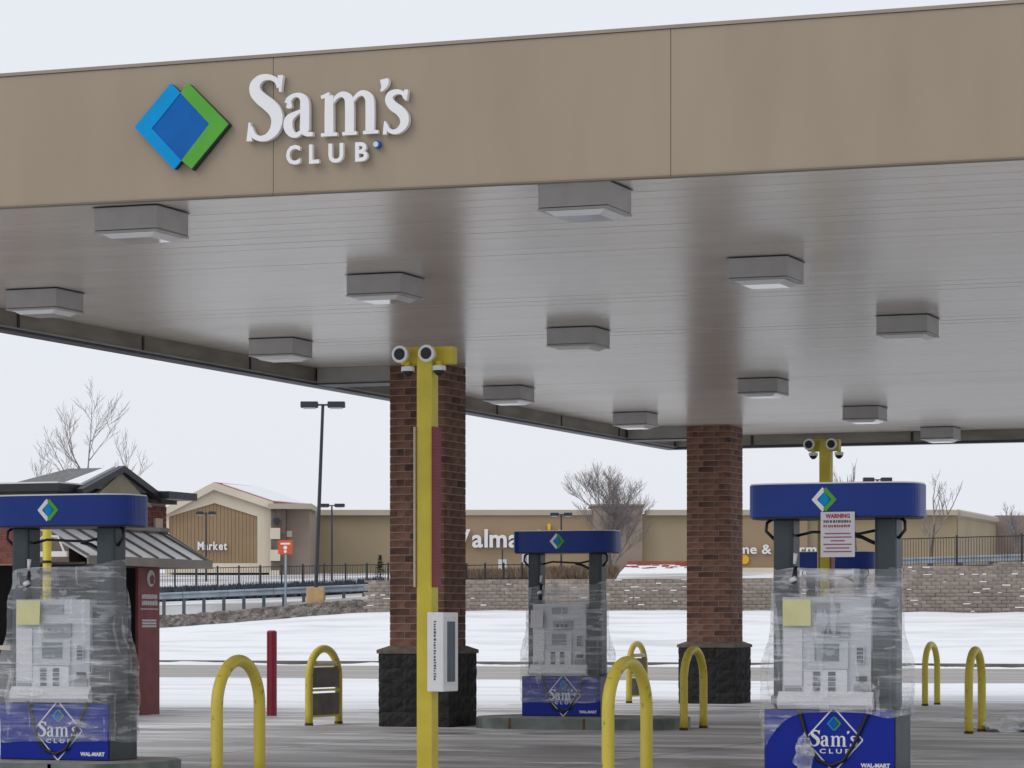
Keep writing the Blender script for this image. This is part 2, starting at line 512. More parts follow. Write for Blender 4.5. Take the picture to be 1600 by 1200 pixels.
def grid(name, x0, x1, nx, y0, y1, ny, zf, mat, k='structure', drop=None):
    vs, fs = [], []
    for j in range(ny + 1):
        for i in range(nx + 1):
            x = x0 + (x1 - x0) * i / nx; y = y0 + (y1 - y0) * j / ny
            vs.append((x, y, zf(x, y)))
    for j in range(ny):
        for i in range(nx):
            q = (j * (nx + 1) + i, j * (nx + 1) + i + 1, (j + 1) * (nx + 1) + i + 1, (j + 1) * (nx + 1) + i)
            if drop is None or any(vs[c][2] > drop for c in q):
                fs.append(q)
    o = MB().add(vs, fs).build(name, mat, smooth=True)
    return kind(o, k)

# settled snow on the open pavement: thin uneven cover that breaks into bare patches
def snow_height(x, y):
    h = -0.02
    cover = sm(54.6, 57.5, y + 1.2 * fbm(x * .2, 3)) * 0.050
    cover -= 0.05 * sm(0.25, 0.0, abs(y - 65.2 - 0.6 * fbm(x * .06, 9)) / 2.2)     # wheel track
    cover *= 1 - sm(71.6, 72.8, y + 0.5 * fbm(x * .5, y))
    side = sm(-17.2, -20.5, x + 1.5 * fbm(x * .3, y * .3)) * sm(41.5, 50, y) * 0.034 + sm(48, 54, y) * .012
    h += max(cover, side) + 0.030 * fbm(x * 0.25, y * 1.1, 1.7) + 0.008 * fbm(x * 1.5, y * 2.5)
    return h
grid('snow_cover', -52, 10, 248, 40, 73.2, 260, snow_height, M['snow'], 'stuff', drop=-0.004)
grid('windrow_snow', -70, 40, 330, 98.2, 100.98, 14,
     lambda x, y: -0.03 + 0.16 * sm(98.6, 100.6, y + 1.1 * fbm(x * .25, 5)) * max(0.0, 0.45 + 1.3 * fbm(x * .45, y * .9, 3)), M['snow'], 'stuff', drop=0.0)

def latd(x, y):
    return x * CT + y * ST, -x * ST + y * CT

def foot_z(x, y):                       # height of the bank's crest at the wall foot
    lat, d = latd(x, y)
    return 2.08 - 0.85 * sm(-4, -19, lat) - 0.10 * sm(5, 20, lat)

WALL_Y = 127.0
def bank_z(x, y):
    t = sm(101.0, WALL_Y + 3, y)
    tt = 0.62 * t + 0.38 * max(0, min(1, (y - 101.2) / (WALL_Y - 101.2)))
    return 0.12 + (foot_z(x, WALL_Y) - 0.12) * min(1, tt * 1.03) + 0.24 * fbm(x * .10, y * .16, 4) * sm(101, 106, y) * (1 - 0.7 * sm(120, 127, y)) + 0.05 * fbm(x * .5, y * .8) + 0.10 * fbm(x * .5, 2.2) * sm(122, 127, y)
grid('snow_bank', -130, 60, 240, 101.2, WALL_Y + 1.5, 60, bank_z, M['snow'])

def top_z(lat):
    return 3.25 + 0.042 * lat

def terrace_z(x, y):
    lat, d = latd(x, y)
    if y < WALL_Y + 1.0:
        return 1.2
    z0 = 3.20 + 0.042 * max(-40, min(40, lat)) - 0.35 * sm(-3, -10, lat)
    return z0 + (7.0 - z0) * max(0, min(1, (d - 138) / 182)) ** 1.05 + 0.06 * fbm(x * .08, y * .08)
grid('terrace', -230, 150, 150, WALL_Y + 0.9, 460, 130, terrace_z,
     node_mat('terrace_ground', (0.70, 0.71, 0.73), 0.85, 0.1, 0.12, space='World', col2=(0.36, 0.34, 0.33), mixlo=0.42, mixhi=0.6))

# ------------------------------------------------------------------ canopy
ZS = 4.96          # soffit
ZF = 4.74          # fascia bottom
ZT = 5.81          # fascia top
CX0, CX1 = -17.85, -2.65
CY0, CY1 = 21.6, 55.6
canopy = thing('fuel_canopy', 'wide flat tan petrol station canopy with pale panelled ceiling', 'canopy', (0, 0, 0))
# front fascia: sheet panels with joints at the seams seen in the photograph
seams = [CX0]
s1 = on_y(427, 200, CY0).x
s2 = on_y(1048, 200, CY0).x
step = s2 - s1
x = s1
while x - step > CX0 + .1:
    x -= step
while x < CX1 - 0.2:
    seams.append(x); x += step
seams.append(CX1)
def zbot(x):                        # the front edge is hung very slightly out of level
    return ZF - 0.055 * sm(-13.5, -5.0, x)
for a, b in zip(seams[:-1], seams[1:]):
    g = 0.0025
    m = MB().hexa([(a + g, CY0, zbot(a)), (b - g, CY0, zbot(b)), (b - g, CY0, ZT - .04), (a + g, CY0, ZT - .04)],
                  [(a + g, CY0 + .06, zbot(a)), (b - g, CY0 + .06, zbot(b)), (b - g, CY0 + .06, ZT - .04), (a + g, CY0 + .06, ZT - .04)])
    m.build('fascia_panel', M['fascia'], canopy)
    MB().hexa([(a + g, CY0 - .012, zbot(a) - .013), (b - g, CY0 - .012, zbot(b) - .013), (b - g, CY0 - .012, zbot(b) - .003), (a + g, CY0 - .012, zbot(a) - .003)],
              [(a + g, CY0 + .075, zbot(a) - .013), (b - g, CY0 + .075, zbot(b) - .013), (b - g, CY0 + .075, zbot(b) - .003), (a + g, CY0 + .075, zbot(a) - .003)]).build('drip_edge', node_mat('drip_tan', (0.19, 0.15, 0.11), 0.55, 0.05, 2), canopy)
MB().box(CX0, CX1, CY0 + .065, CY0 + .09, ZF - .015, ZT - .06).build('fascia_backing', M['soffdark'], canopy)
MB().box(CX0 - .02, CX1, CY0 - .012, CY0 + .14, ZT - .036, ZT - .010).build('fascia_cap', M['cap'], canopy)
# left, far and right fascias
def side_fascia(ax):
    if ax == 'left':
        MB().box(CX0, CX0 + .06, CY0 + .15, CY1 - .062, ZF, ZT).build('fascia_panel', M['fascia'], canopy)
        MB().box(CX0 + .16, CX0 + .20, CY0 + .15, CY1 - .2, ZF + .03, ZS + .05).build('inner_fascia', M['olive'], canopy)
        MB().box(CX0 - .005, CX0 + .215, CY0 + .15, CY1 - .2, ZF - .02, ZF + .025).build('lower_lip', M['lip'], canopy)
        MB().box(CX0 + .217, CX0 + .235, CY0 + .15, CY1 - .2, ZF + .01, ZF + .03).build('ledge', M['beam'], canopy)
        y = CY0 + 3.05
        while y < CY1 - .5:
            MB().box(CX0 + .203, CX0 + .212, y, y + .05, ZF + .035, ZS - .015).build('joint_cover', M['seal'], canopy)
            y += 3.05
    elif ax == 'far':
        MB().box(CX0, CX1, CY1 - .06, CY1, ZF, ZT).build('fascia_panel', M['fascia'], canopy)
        MB().box(CX0 + .22, CX1, CY1 - .20, CY1 - .16, ZF + .03, ZS + .05).build('inner_fascia', M['olive'], canopy)
        MB().box(CX0, CX1, CY1 - .198, CY1 + .005, ZF - .02, ZF + .028).build('lower_lip', M['lip'], canopy)
        x = CX0 + 1.7
        while x < CX1 - .5:
            MB().box(x, x + .05, CY1 - .212, CY1 - .203, ZF + .035, ZS - .015).build('joint_cover', M['seal'], canopy)
            x += 3.05
    else:
        MB().box(CX1 - .06, CX1, CY0 + .15, CY1 - .07, ZF, ZT).build('fascia_panel', M['fascia'], canopy)
for a in ('left', 'far', 'right'):
    side_fascia(a)
MB().box(CX0 + .08, CX1 - .08, CY0 + .16, CY1 - .08, ZS + .10, ZS + .40).build('roof_deck', M['beam'], canopy)
# ceiling pans, each a separate sheet laid along the canopy
PW = 0.406
y = CY0 + .10
k = 0
while y < CY1 - .21:
    w = min(PW, CY1 - .21 - y)
    t = rng.uniform(-.0011, .0011)
    o = MB().hexa([(CX0 + .205, y + .0025, ZS + t), (CX1 - .07, y + .0025, ZS + t), (CX1 - .07, y + w - .0025, ZS - t), (CX0 + .205, y + w - .0025, ZS - t)],
                  [(CX0 + .205, y + .0025, ZS + .05), (CX1 - .07, y + .0025, ZS + .05), (CX1 - .07, y + w - .0025, ZS + .05), (CX0 + .205, y + w - .0025, ZS + .05)]
                  ).build('soffit_panel', M['soffit'], canopy)
    y += PW; k += 1
MB().box(CX0 + .21, CX1 - .075, CY0 + .11, CY1 - .215, ZS + .06, ZS + .09).build('soffit_backing', M['beam'], canopy)

ROWS = (25.0, 39.2, 52.75)
COLX = -16.05
# cross beams from the columns to the left edge
for yy in (ROWS[1], ROWS[2]):
    MB().box(CX0 + .24, COLX - .41, yy - .25, yy + .25, ZS - .215, ZS - .003).build('cross_beam', M['beam'], canopy)
    MB().box(CX0 + .24, COLX - .41, yy - .262, yy + .262, ZS - .235, ZS - .217).build('beam_flange', M['lip'], canopy)

# fascia logo
def poly_on_fascia(pts, name, mat, parent, depth, base=0.0):
    q = [on_y(a, b, CY0) for a, b in pts]
    return MB().prism([(p.x, p.z) for p in q], 'y', CY0 - depth, CY0 - base).build(name, mat, parent)
def zz(u, v):                       # coordinates read off an enlargement of the sign
    return (180 + u / 3.077, 80 + v / 3.077)
emb = thing('diamond_emblem', 'blue and green overlapping diamond emblem on the tan fascia', 'emblem', (0, 0, 0))
A_, B_, C_, D_ = zz(195, 378), zz(333, 207), zz(470, 356), zz(337, 531)
poly_on_fascia([zz(112, 371), zz(286, 161), B_, A_, D_, zz(301, 575)], 'left_chevron', M['lblue'], emb, 0.070, 0.056)
poly_on_fascia([B_, zz(370, 160), zz(562, 356), zz(385, 571), D_, C_], 'right_chevron', M['green'], emb, 0.068, 0.054)
poly_on_fascia([A_, B_, C_, D_], 'centre_diamond', M['mblue'], emb, 0.064, 0.05)
poly_on_fascia([zz(114, 371), zz(286, 163), B_, C_, D_, zz(301, 573), ], 'return', M['logoedge'], emb, 0.055, 0.008)
poly_on_fascia([B_, zz(370, 162), zz(566, 357), zz(388, 577), D_], 'return', M['logoedge'], emb, 0.052, 0.008)

def bez(pts, n=8):
    """Catmull-Rom through (x, z, width) points"""
    out = []
    P_ = [pts[0]] + list(pts) + [pts[-1]]
    for i in range(1, len(P_) - 2):
        a, b, c, d = P_[i - 1], P_[i], P_[i + 1], P_[i + 2]
        for k in range(n):
            t = k / n
            out.append(tuple(0.5 * ((2 * b[q]) + (-a[q] + c[q]) * t + (2 * a[q] - 5 * b[q] + 4 * c[q] - d[q]) * t * t + (-a[q] + 3 * b[q] - 3 * c[q] + d[q]) * t ** 3) for q in range(3)))
    out.append(tuple(pts[-1]))
    return out

def stroke(mb, pts, y0, y1, ox, oz, s, sx=None, n=8):
    sx = sx or s
    c = bez(pts, n)
    L, R = [], []
    for i, p in enumerate(c):
        a = c[max(i - 1, 0)]; b = c[min(i + 1, len(c) - 1)]
        tx, tz = b[0] - a[0], b[1] - a[1]
        q = math.hypot(tx, tz) or 1
        nx, nz_ = -tz / q, tx / q
        w = p[2] / 2
        L.append((ox + (p[0] + nx * w) * sx, oz + (p[1] + nz_ * w) * s)); R.append((ox + (p[0] - nx * w) * sx, oz + (p[1] - nz_ * w) * s))
    m = len(c)
    vs = [(a[0], y0, a[1]) for a in L] + [(a[0], y0, a[1]) for a in R] + [(a[0], y1, a[1]) for a in L] + [(a[0], y1, a[1]) for a in R]
    fs = []
    for i in range(m - 1):
        fs.append((i, i + 1, m + i + 1, m + i))
        fs.append((2 * m + i, 3 * m + i, 3 * m + i + 1, 2 * m + i + 1))
        fs.append((i, 2 * m + i, 2 * m + i + 1, i + 1))
        fs.append((m + i, m + i + 1, 3 * m + i + 1, 3 * m + i))
    fs.append((0, m, 3 * m, 2 * m)); fs.append((m - 1, 3 * m - 1, 4 * m - 1, 2 * m - 1))
    mb.add(vs, fs)

# serif glyphs drawn by hand as strokes: x, z, pen width; x-height 0.66, cap height 1
GLY = {
 'S': (0.56, [[(0.50, 0.80, .07), (0.455, 0.905, .075), (0.345, 0.965, .085), (0.215, 0.955, .115), (0.125, 0.865, .155), (0.13, 0.75, .175), (0.215, 0.645, .19), (0.335, 0.545, .20), (0.435, 0.43, .195), (0.465, 0.295, .175), (0.425, 0.15, .15), (0.325, 0.055, .11), (0.205, 0.035, .085), (0.10, 0.09, .08), (0.045, 0.22, .07)],
              [(0.515, 0.73, .03), (0.515, 0.86, .06), (0.52, 0.985, .085)], [(0.035, 0.29, .03), (0.035, 0.15, .06), (0.03, 0.005, .085)]]),
 'a': (0.50, [[(0.06, 0.52, .10), (0.085, 0.585, .085), (0.165, 0.635, .06), (0.255, 0.625, .085), (0.315, 0.555, .125), (0.325, 0.45, .14), (0.325, 0.25, .14), (0.325, 0.10, .14), (0.36, 0.035, .075), (0.45, 0.03, .06)],
              [(0.30, 0.40, .05), (0.20, 0.365, .065), (0.085, 0.285, .125), (0.065, 0.165, .14), (0.115, 0.06, .11), (0.20, 0.03, .075), (0.30, 0.10, .05)],
              [(0.045, 0.505, .10), (0.08, 0.50, .12), (0.12, 0.505, .09)]]),
 'm': (0.98, [[(0.15, 0.62, .13), (0.15, 0.35, .14), (0.15, 0.04, .14)], [(0.02, 0.025, .05), (0.15, 0.03, .055), (0.28, 0.025, .05)], [(0.02, 0.60, .05), (0.08, 0.615, .055), (0.15, 0.655, .04)],
              [(0.20, 0.50, .04), (0.27, 0.59, .06), (0.36, 0.625, .085), (0.45, 0.57, .125), (0.475, 0.45, .14), (0.475, 0.04, .14)], [(0.36, 0.025, .05), (0.475, 0.03, .055), (0.59, 0.025, .05)],
              [(0.52, 0.50, .04), (0.59, 0.59, .06), (0.68, 0.625, .085), (0.77, 0.57, .125), (0.80, 0.45, .14), (0.80, 0.04, .14)], [(0.69, 0.025, .05), (0.80, 0.03, .055), (0.93, 0.025, .05)]]),
 "'": (0.13, [[(0.075, 0.99, .12), (0.085, 0.93, .125), (0.075, 0.85, .085), (0.03, 0.77, .03)]]),
 's': (0.42, [[(0.365, 0.52, .05), (0.325, 0.60, .06), (0.235, 0.63, .075), (0.13, 0.60, .105), (0.10, 0.515, .13), (0.16, 0.425, .145), (0.27, 0.345, .15), (0.345, 0.25, .15), (0.345, 0.14, .13), (0.27, 0.055, .095), (0.175, 0.03, .07), (0.085, 0.07, .06), (0.04, 0.165, .05)],
              [(0.375, 0.49, .025), (0.378, 0.57, .05), (0.38, 0.655, .065)], [(0.03, 0.20, .025), (0.03, 0.11, .05), (0.028, 0.0, .065)]]),
}
def serif(parent, ch, x, y, z, s, mat, depth=0.06, base=0.015, w=None, name='letter', n=8):
    adv, strokes = GLY[ch]
    mb = MB()
    for i, st in enumerate(strokes):
        stroke(mb, st, y - depth + 0.0012 * i * (1 if depth > .02 else .15), y - base - 0.0006 * i * (1 if depth > .02 else .15), x, z, s, (w / adv) if w else s, n)
    return mb.build(name, mat, parent)

sam = thing('store_lettering', 'raised white serif lettering beside the diamond on the fascia', 'lettering', (0, 0, 0))
for ch, u0, u1, vb in (('S', 650, 822, 440), ('a', 826, 980, 421), ('m', 998, 1292, 417), ("'", 1283, 1324, 403), ('s', 1302, 1424, 406)):
    a = on_y(*zz(u0, vb), CY0); b = on_y(*zz(u1, vb), CY0)
    serif(sam, ch, a.x, CY0, a.z, 0.505 if ch != "'" else 0.42, M['letter'], w=b.x - a.x)
club = thing('club_lettering', 'small raised white capitals spaced out under the serif name', 'lettering', (0, 0, 0))
for ch, u0, u1, vb in (('C', 838, 905, 548), ('L', 948, 996, 543), ('U', 1041, 1112, 539), ('B', 1169, 1229, 533)):
    a = on_y(*zz(u0, vb), CY0); b = on_y(*zz(u1, vb), CY0)
    me = text_mesh(ch, 0.03, 0.09)
    me.transform(Matrix.Diagonal(((b.x - a.x) / width(me), 0.145, 0.145, 1)))
    obj('letter', me, M['letter'], club, loc=(a.x, CY0 - .045, a.z))
r = on_y(*zz(1268, 452), CY0)
MB().tube([(r.x, CY0 - .05, r.z), (r.x, CY0 - .012, r.z)], .03, 14).build('registered_mark', M['mblue'], club)
MB().tube([(r.x - .004, CY0 - .055, r.z), (r.x - .004, CY0 - .052, r.z)], .022, 14).build('mark_disc', M['paper_w'], club)

# ------------------------------------------------------------------ canopy lights
LX = {-1: -16.3, 0: -12.35, 1: -8.3}
LY = (23.65, 29.0, 34.95, 43.0, 49.0, 54.55)
def make_light():
    t = thing('canopy_light', 'x', 'light')
    s = .30
    b = MB().box(-s, s, -s, s, -.20, -.004).build('housing', M['lightbox'], t, bevel=.008)
    MB().box(-s - .012, s + .012, -s - .012, s + .012, -.008, -.0025).build('gasket', M['seal'], t)
    MB().box(-s + .006, s - .006, -s + .006, s - .006, -.206, -.2005).build('seal', M['seal'], t)
    MB().box(-s - .004, s + .004, -s - .004, s + .004, -.222, -.207).build('lens_frame', M['lightbox'], t)
    g = 0.255
    MB().add([(-g, -g, -.224), (g, -g, -.224), (g, g, -.224), (-g, g, -.224), (-g * .75, -g * .75, -.262), (g * .75, -g * .75, -.262), (g * .75, g * .75, -.262), (-g * .75, g * .75, -.262)],
             [(0, 1, 5, 4), (1, 2, 6, 5), (2, 3, 7, 6), (3, 0, 4, 7), (4, 5, 6, 7), (3, 2, 1, 0)]).build('lens', node_mat('lens_glass', (0.85, 0.86, 0.87), 0.06, 0.03, 3, spec=1.0), t)
    return t
light0 = make_light()
spots = [(0, 0, 'boxy ceiling light nearest the diamond emblem, tucked behind the fascia'),
         (1, 0, 'large boxy ceiling light at the fascia edge right of the lettering'),
         (-1, 1, 'boxy ceiling light nearest the left edge of the picture'),
         (0, 1, 'boxy ceiling light above and left of the near brick column top'),
         (1, 1, 'boxy ceiling light right of and above the far brick column'),
         (-1, 2, 'boxy ceiling light left of the near column beside the left edge beam'),
         (0, 2, 'boxy ceiling light midway between the two brick columns, nearer row'),
         (1, 2, 'boxy ceiling light nearest the right edge of the picture'),
         (-1, 3, 'boxy ceiling light just right of the near column and camera post'),
         (0, 3, 'boxy ceiling light just right of the far brick column top'),
         (-1, 4, 'small boxy ceiling light at the far left corner, left of far column'),
         (0, 4, 'small boxy ceiling light above right of the far camera post'),
         (0, 5, 'smallest ceiling light against the far fascia at the right')]
for i, (a, b, lab) in enumerate(spots):
    o = light0 if i == 0 else copy_tree(light0)
    o.location = (LX[a], LY[b], ZS - .004)
    tag(o, lab, 'light', 'box lights under the canopy')

# ------------------------------------------------------------------ brick columns
ZB = 1.10
CS = 0.40          # half width of the brick shaft
def rough_block(w, h, dpt, seed):
    r = random.Random(seed)
    nx, nz_ = 6, 4
    vs, fs = [], []
    for j in range(nz_ + 1):
        for i in range(nx + 1):
            e = (i in (0, nx)) or (j in (0, nz_))
            vs.append((-w / 2 + w * i / nx, -(r.uniform(.0, .026) if not e else r.uniform(-.004, .010)), h * j / nz_))
    for j in range(nz_):
        for i in range(nx):
            a = j * (nx + 1) + i
            fs.append((a, a + 1, a + nx + 2, a + nx + 1))
    k = len(vs)
    vs += [(-w / 2, dpt, 0), (w / 2, dpt, 0), (w / 2, dpt, h), (-w / 2, dpt, h)]
    fs += [(k, k + 3, k + 2, k + 1), tuple(list(range(nx, -1, -1)) + [k, k + 1]), tuple([nz_ * (nx + 1) + i for i in range(nx + 1)] + [k + 2, k + 3]),
           tuple([j * (nx + 1) for j in range(nz_ + 1)] + [k + 3, k]), tuple([j * (nx + 1) + nx for j in range(nz_, -1, -1)] + [k + 1, k + 2])]
    return MB().add(vs, fs).mesh('block')

def make_column():
    t = thing('brick_column', 'x', 'column')
    core = MB().box(-CS + .005, CS - .005, -CS + .005, CS - .005, ZB, ZS - .004).build('mortar_core', M['mortar'], t)
    H, J = 0.0895, 0.0125
    n = int((ZS - ZB - .01) / (H + J))
    pitch = (ZS - ZB - .012) / n
    h = pitch - J
    cache = {}
    def brick(L, dk):
        k = (round(L, 3), dk)
        if k not in cache:
            m = MB().box(-L / 2, L / 2, -.05, .05, 0, h).mesh('brick')
            m.materials.append(M['brick2'] if dk else M['brick'])
            cache[k] = m
        return cache[k]
    hid = MB()
    for c in range(n):
        z = ZB + .006 + c * pitch
        for side in range(4):
            # running bond, ends alternate so that the corners interlock
            ev = (c + (side > 1)) % 2 == 0
            a0 = -CS + (0 if ev else .105)
            a1 = CS - (.105 if ev else 0)
            L = (a1 - a0)
            cuts = [a0, a0 + L * .43, a0 + L * .86, a1] if c % 2 == 0 else [a0, a0 + L * .16, a0 + L * .58, a1]
            for p, q in zip(cuts[:-1], cuts[1:]):
                q2 = q - (J if q < a1 - 1e-6 else 0)
                m0 = (p + q2) / 2
                if side in (0, 1):
                    o = obj('brick', brick(q2 - p, rng.random() < .16), None, t)
                    jit = rng.uniform(-.002, .002)
                    if side == 0:
                        o.location = (m0, -CS + .05 + jit, z)
                    else:
                        o.location = (CS - .05 + jit, m0, z); o.rotation_euler = (0, 0, math.pi / 2)
                elif side == 2:
                    hid.box(p, q2, CS - .1, CS, z, z + h)
                else:
                    hid.box(-CS, -CS + .1, p, q2, z, z + h)
    kind(hid.build('back_brick', M['brick'], t), 'stuff')
    # rock-faced base
    BS = .515
    MB().box(-BS + .03, BS - .03, -BS + .03, BS - .03, 0, ZB - .09).build('base_core', M['splitface'], t)
    bl = [rough_block(.341, .198, .09, s) for s in range(6)]
    for m in bl:
        m.materials.append(M['splitface'])
    for c in range(5):
        for side in range(4):
            for i in range(3):
                o = obj('base_block', bl[rng.randrange(6)], None, t)
                u = (i - 1) * .343
                R = Matrix.Rotation(side * math.pi / 2, 3, 'Z')
                o.location = R @ Vector((u, -BS, .004 + c * .2))
                o.rotation_euler = (0, 0, side * math.pi / 2)
    MB().add([(-BS - .025, -BS - .025, 1.0), (BS + .025, -BS - .025, 1.0), (BS + .025, BS + .025, 1.0), (-BS - .025, BS + .025, 1.0),
              (-BS - .025, -BS - .025, 1.05), (BS + .025, -BS - .025, 1.05), (BS + .025, BS + .025, 1.05), (-BS - .025, BS + .025, 1.05),
              (-CS - .01, -CS - .01, 1.105), (CS + .01, -CS - .01, 1.105), (CS + .01, CS + .01, 1.105), (-CS - .01, CS + .01, 1.105)],
             [(3, 2, 1, 0), (0, 1, 5, 4), (1, 2, 6, 5), (2, 3, 7, 6), (3, 0, 4, 7), (4, 5, 9, 8), (5, 6, 10, 9), (6, 7, 11, 10), (7, 4, 8, 11), (8, 9, 10, 11)]).build('cap', M['capstone'], t)
    return t
c1 = make_column()
c1.location = (COLX, ROWS[1], 0)
tag(c1, 'nearer brick column with black rock-faced base behind the tall yellow camera post', 'column', 'brick columns of the canopy')
c2 = copy_tree(c1)
c2.location = (COLX, ROWS[2], 0)
tag(c2, 'farther brick column with black rock-faced base at the back of the forecourt', 'column', 'brick columns of the canopy')

# ------------------------------------------------------------------ islands
def make_island(x0, x1, yc, w, label):
    t = thing('pump_island', label, 'island', (0, 0, 0), group='pump islands')
    r = w / 2
    def outline(g):
        pts = []
        for k in range(17):
            a = math.pi / 2 + math.pi * k / 16
            pts.append((x0 + r * .55 + (r * .55 - g) * math.cos(a), yc + (r - g) * math.sin(a)))
        for k in range(17):
            a = -math.pi / 2 + math.pi * k / 16
            pts.append((x1 - r * .55 + (r * .55 - g) * math.cos(a), yc + (r - g) * math.sin(a)))
        return pts
    MB().prism(outline(0), 'z', -.01, .145).build('steel_form', M['steelform'], t)
    MB().prism(outline(.02), 'z', .10, .152).build('concrete_top', M['islandtop'], t)
    for k, xx in enumerate((x0 + .7, (x0 + x1) / 2 + .3, x1 - .8)):
        MB().box(xx, xx + .03, yc - r - .006, yc - r + .01, .004, .14).build('form_seam', M['rust'], t)
    return t
make_island(-14.95, -12.75, 24.9, 1.5, 'low kerbed island under the wrapped pump at the left edge')
make_island(-15.25, -12.35, 39.25, 1.75, 'low steel-edged island under the wrapped pump in the middle')
make_island(-7.8, -5.4, 25.1, 1.5, 'low kerbed island under the wrapped pump at the right')

# ------------------------------------------------------------------ fuel pumps
def small_logo(parent, x, y, z, s, outline=True):
    """small diamond mark, printed as thin raised plates"""
    def pl(pts, mat, name, e):
        return MB().prism([(x + a * s, z + b * s) for a, b in pts], 'y', y - e, y - .0005).build(name, mat, parent)
    pl([(-.62, 0), (-.06, .62), (.10, .46), (-.34, 0), (.10, -.46), (-.06, -.62)], M['white'], 'logo_chevron', .003)
    pl([(.12, .62), (.68, 0), (.12, -.62), (-.02, -.46), (.40, 0), (-.02, .46)], M['green'], 'logo_chevron', .004)
    pl([(-.26, 0), (.04, .38), (.32, 0), (.04, -.38)], M['lblue'], 'logo_diamond', .0025)

def make_pump(film_seed, bottom_logo=True):
    t = thing('fuel_pump', 'x', 'fuel pump')
    W2, D2 = .565, .26
    MB().box(-W2, W2, -D2, D2, 0, .52).build('lower_cabinet', M['postmetal'], t, bevel=.006)
    bp = MB().box(-W2 + .012, W2 - .012, -D2 - .018, -D2 - .002, .012, .515).build('blue_panel', M['pumpblue'], t)
    fy = -D2 - .019
    # printed diamond on the panel
    cx, cz, hs = .04, .27, .27
    q = [(cx, cz + hs), (cx + hs * .92, cz), (cx, cz - hs), (cx - hs * .92, cz)]
    for i in range(4):
        a, b = Vector((q[i][0], q[i][1])), Vector((q[(i + 1) % 4][0], q[(i + 1) % 4][1]))
        a = a + (b - a) * .012
        n = Vector((-(b - a).y, (b - a).x)).normalized() * .006
        MB().prism([tuple(a + n), tuple(b + n), tuple(b - n), tuple(a - n)], 'y', fy - .002, fy - .0004).build('diamond_line', M['offwhite'], bp)
    def pl(pts, mat, e):
        MB().prism([(cx + a * .095, cz + .135 + b * .095) for a, b in pts], 'y', fy - e, fy - .0004).build('print_diamond', mat, bp)
    pl([(-.62, 0), (-.06, .62), (.05, .52), (-.40, 0), (.05, -.52), (-.06, -.62)], M['lblue'], .002)
    pl([(.12, .62), (.68, 0), (.12, -.62), (.03, -.54), (.52, 0), (.03, .54)], M['green'], .003)
    pl([(-.34, 0), (.06, .44), (.46, 0), (.06, -.44)], M['mblue'], .0016)
    xx = cx - .205
    for ch, w in (('S', .088), ('a', .078), ('m', .142), ("'", .022), ('s', .062)):
        serif(bp, ch, xx, fy, cz - .055 + (0 if ch != "'" else .02), .135 if ch != "'" else .11, M['letter'], depth=.003, base=.0004, w=w, name='print_letter', n=4)
        xx += w + (.006 if ch != 'm' else -.004)
    print_line(bp, 'C L U B', cx - .12, fy - .002, cz - .112, .038, M['letter'], w=.26)
    print_line(bp, 'WAL-MART', .27, fy - .002, .045, .034, M['letter'], w=.25, bold=.05)
    # side skirts and main cabinet
    MB().box(-.41, .352, -D2 + .01, D2 - .01, .522, 1.46).build('main_cabinet', M['lgrey'], t, bevel=.006)
    MB().box(.354, .50, -D2 + .06, D2 - .06, .523, 1.40).build('nozzle_bay', M['postmetal'], t)
    MB().box(.365, .50, -D2 - .005, -D2 + .058, .62, 1.02).build('nozzle_boot', M['black'], t, bevel=.01)
    MB().prism([(-D2 - .075, .56), (-D2 - .075, .60), (-D2 - .02, .67), (-D2 + .008, .67), (-D2 + .008, .525), (-D2 - .04, .525)], 'x', -W2 + .13, W2 - .185).build('lower_shelf', M['offwhite'], t)
    y = -D2 + .009
    def face(name, x0, x1, z0, z1, mat, e=.012, parent=t):
        return MB().box(x0, x1, y - e, y - .0005, z0, z1).build(name, mat, parent)
    face('left_strip', -.395, -.235, .72, 1.20, M['offwhite'])
    face('price_strip', -.13, .085, 1.33, 1.41, M['grey'], .014)
    cr = face('card_reader', -.11, .17, 1.12, 1.24, M['grey'], .02)
    for k in range(3):
        MB().box(-.06 + k * .06, -.025 + k * .06, y - .024, y - .021, 1.155, 1.195).build('reader_mark', M['print_dark'], cr)
    bz = face('display_bezel', -.20, .16, .86, 1.09, M['lgrey'], .022)
    MB().box(-.125, .085, y - .026, y - .0225, .925, 1.07).build('display', M['screen'], bz)
    kp = face('keypad', .235, .30, .905, 1.05, M['lgrey'], .03)
    for a in range(3):
        for b in range(4):
            MB().box(.240 + a * .019, .254 + a * .019, y - .036, y - .031, .912 + b * .034, .937 + b * .034).build('key', M['print_dark'], kp)
    gp = face('grade_panel', -.215, .155, .655, .90 - .045, M['offwhite'], .035)
    for xx in (-.135, -.005):
        for k in range(4):
            MB().box(xx, xx + .062, y - .040, y - .0355, .675 + k * .043, .708 + k * .043).build('grade_label', M['galv_dark'], gp)
    face('receipt_slot', .225, .315, .76, .80, M['print_dark'], .02)
    face('notice_plate', .20, .335, .66, .74, M['grey'], .016)
    face('label_plate', -.385, -.25, .62, .70, M['grey'], .016)
    # uprights and valance sign
    for s, x0, x1 in ((-1, -.53, -.355), (1, .345, .53)):
        u = MB().box(x0, x1, -.125, .125, .5225, 2.135).build('upright', M['postmetal'], t, bevel=.03)
    pts = []
    a_, b_ = .735, .34
    for k in range(48):
        q = 2 * math.pi * k / 48
        c, s = math.cos(q), math.sin(q)
        pts.append((a_ * math.copysign(abs(c) ** .42, c), b_ * math.copysign(abs(s) ** .62, s)))
    sg = MB().prism(pts, 'z', 2.13, 2.40).build('valance_sign', M['signblue'], t)
    MB().prism([(p[0] * .99, p[1] * .985) for p in pts], 'z', 2.402, 2.414).build('sign_lid', M['white'], sg)
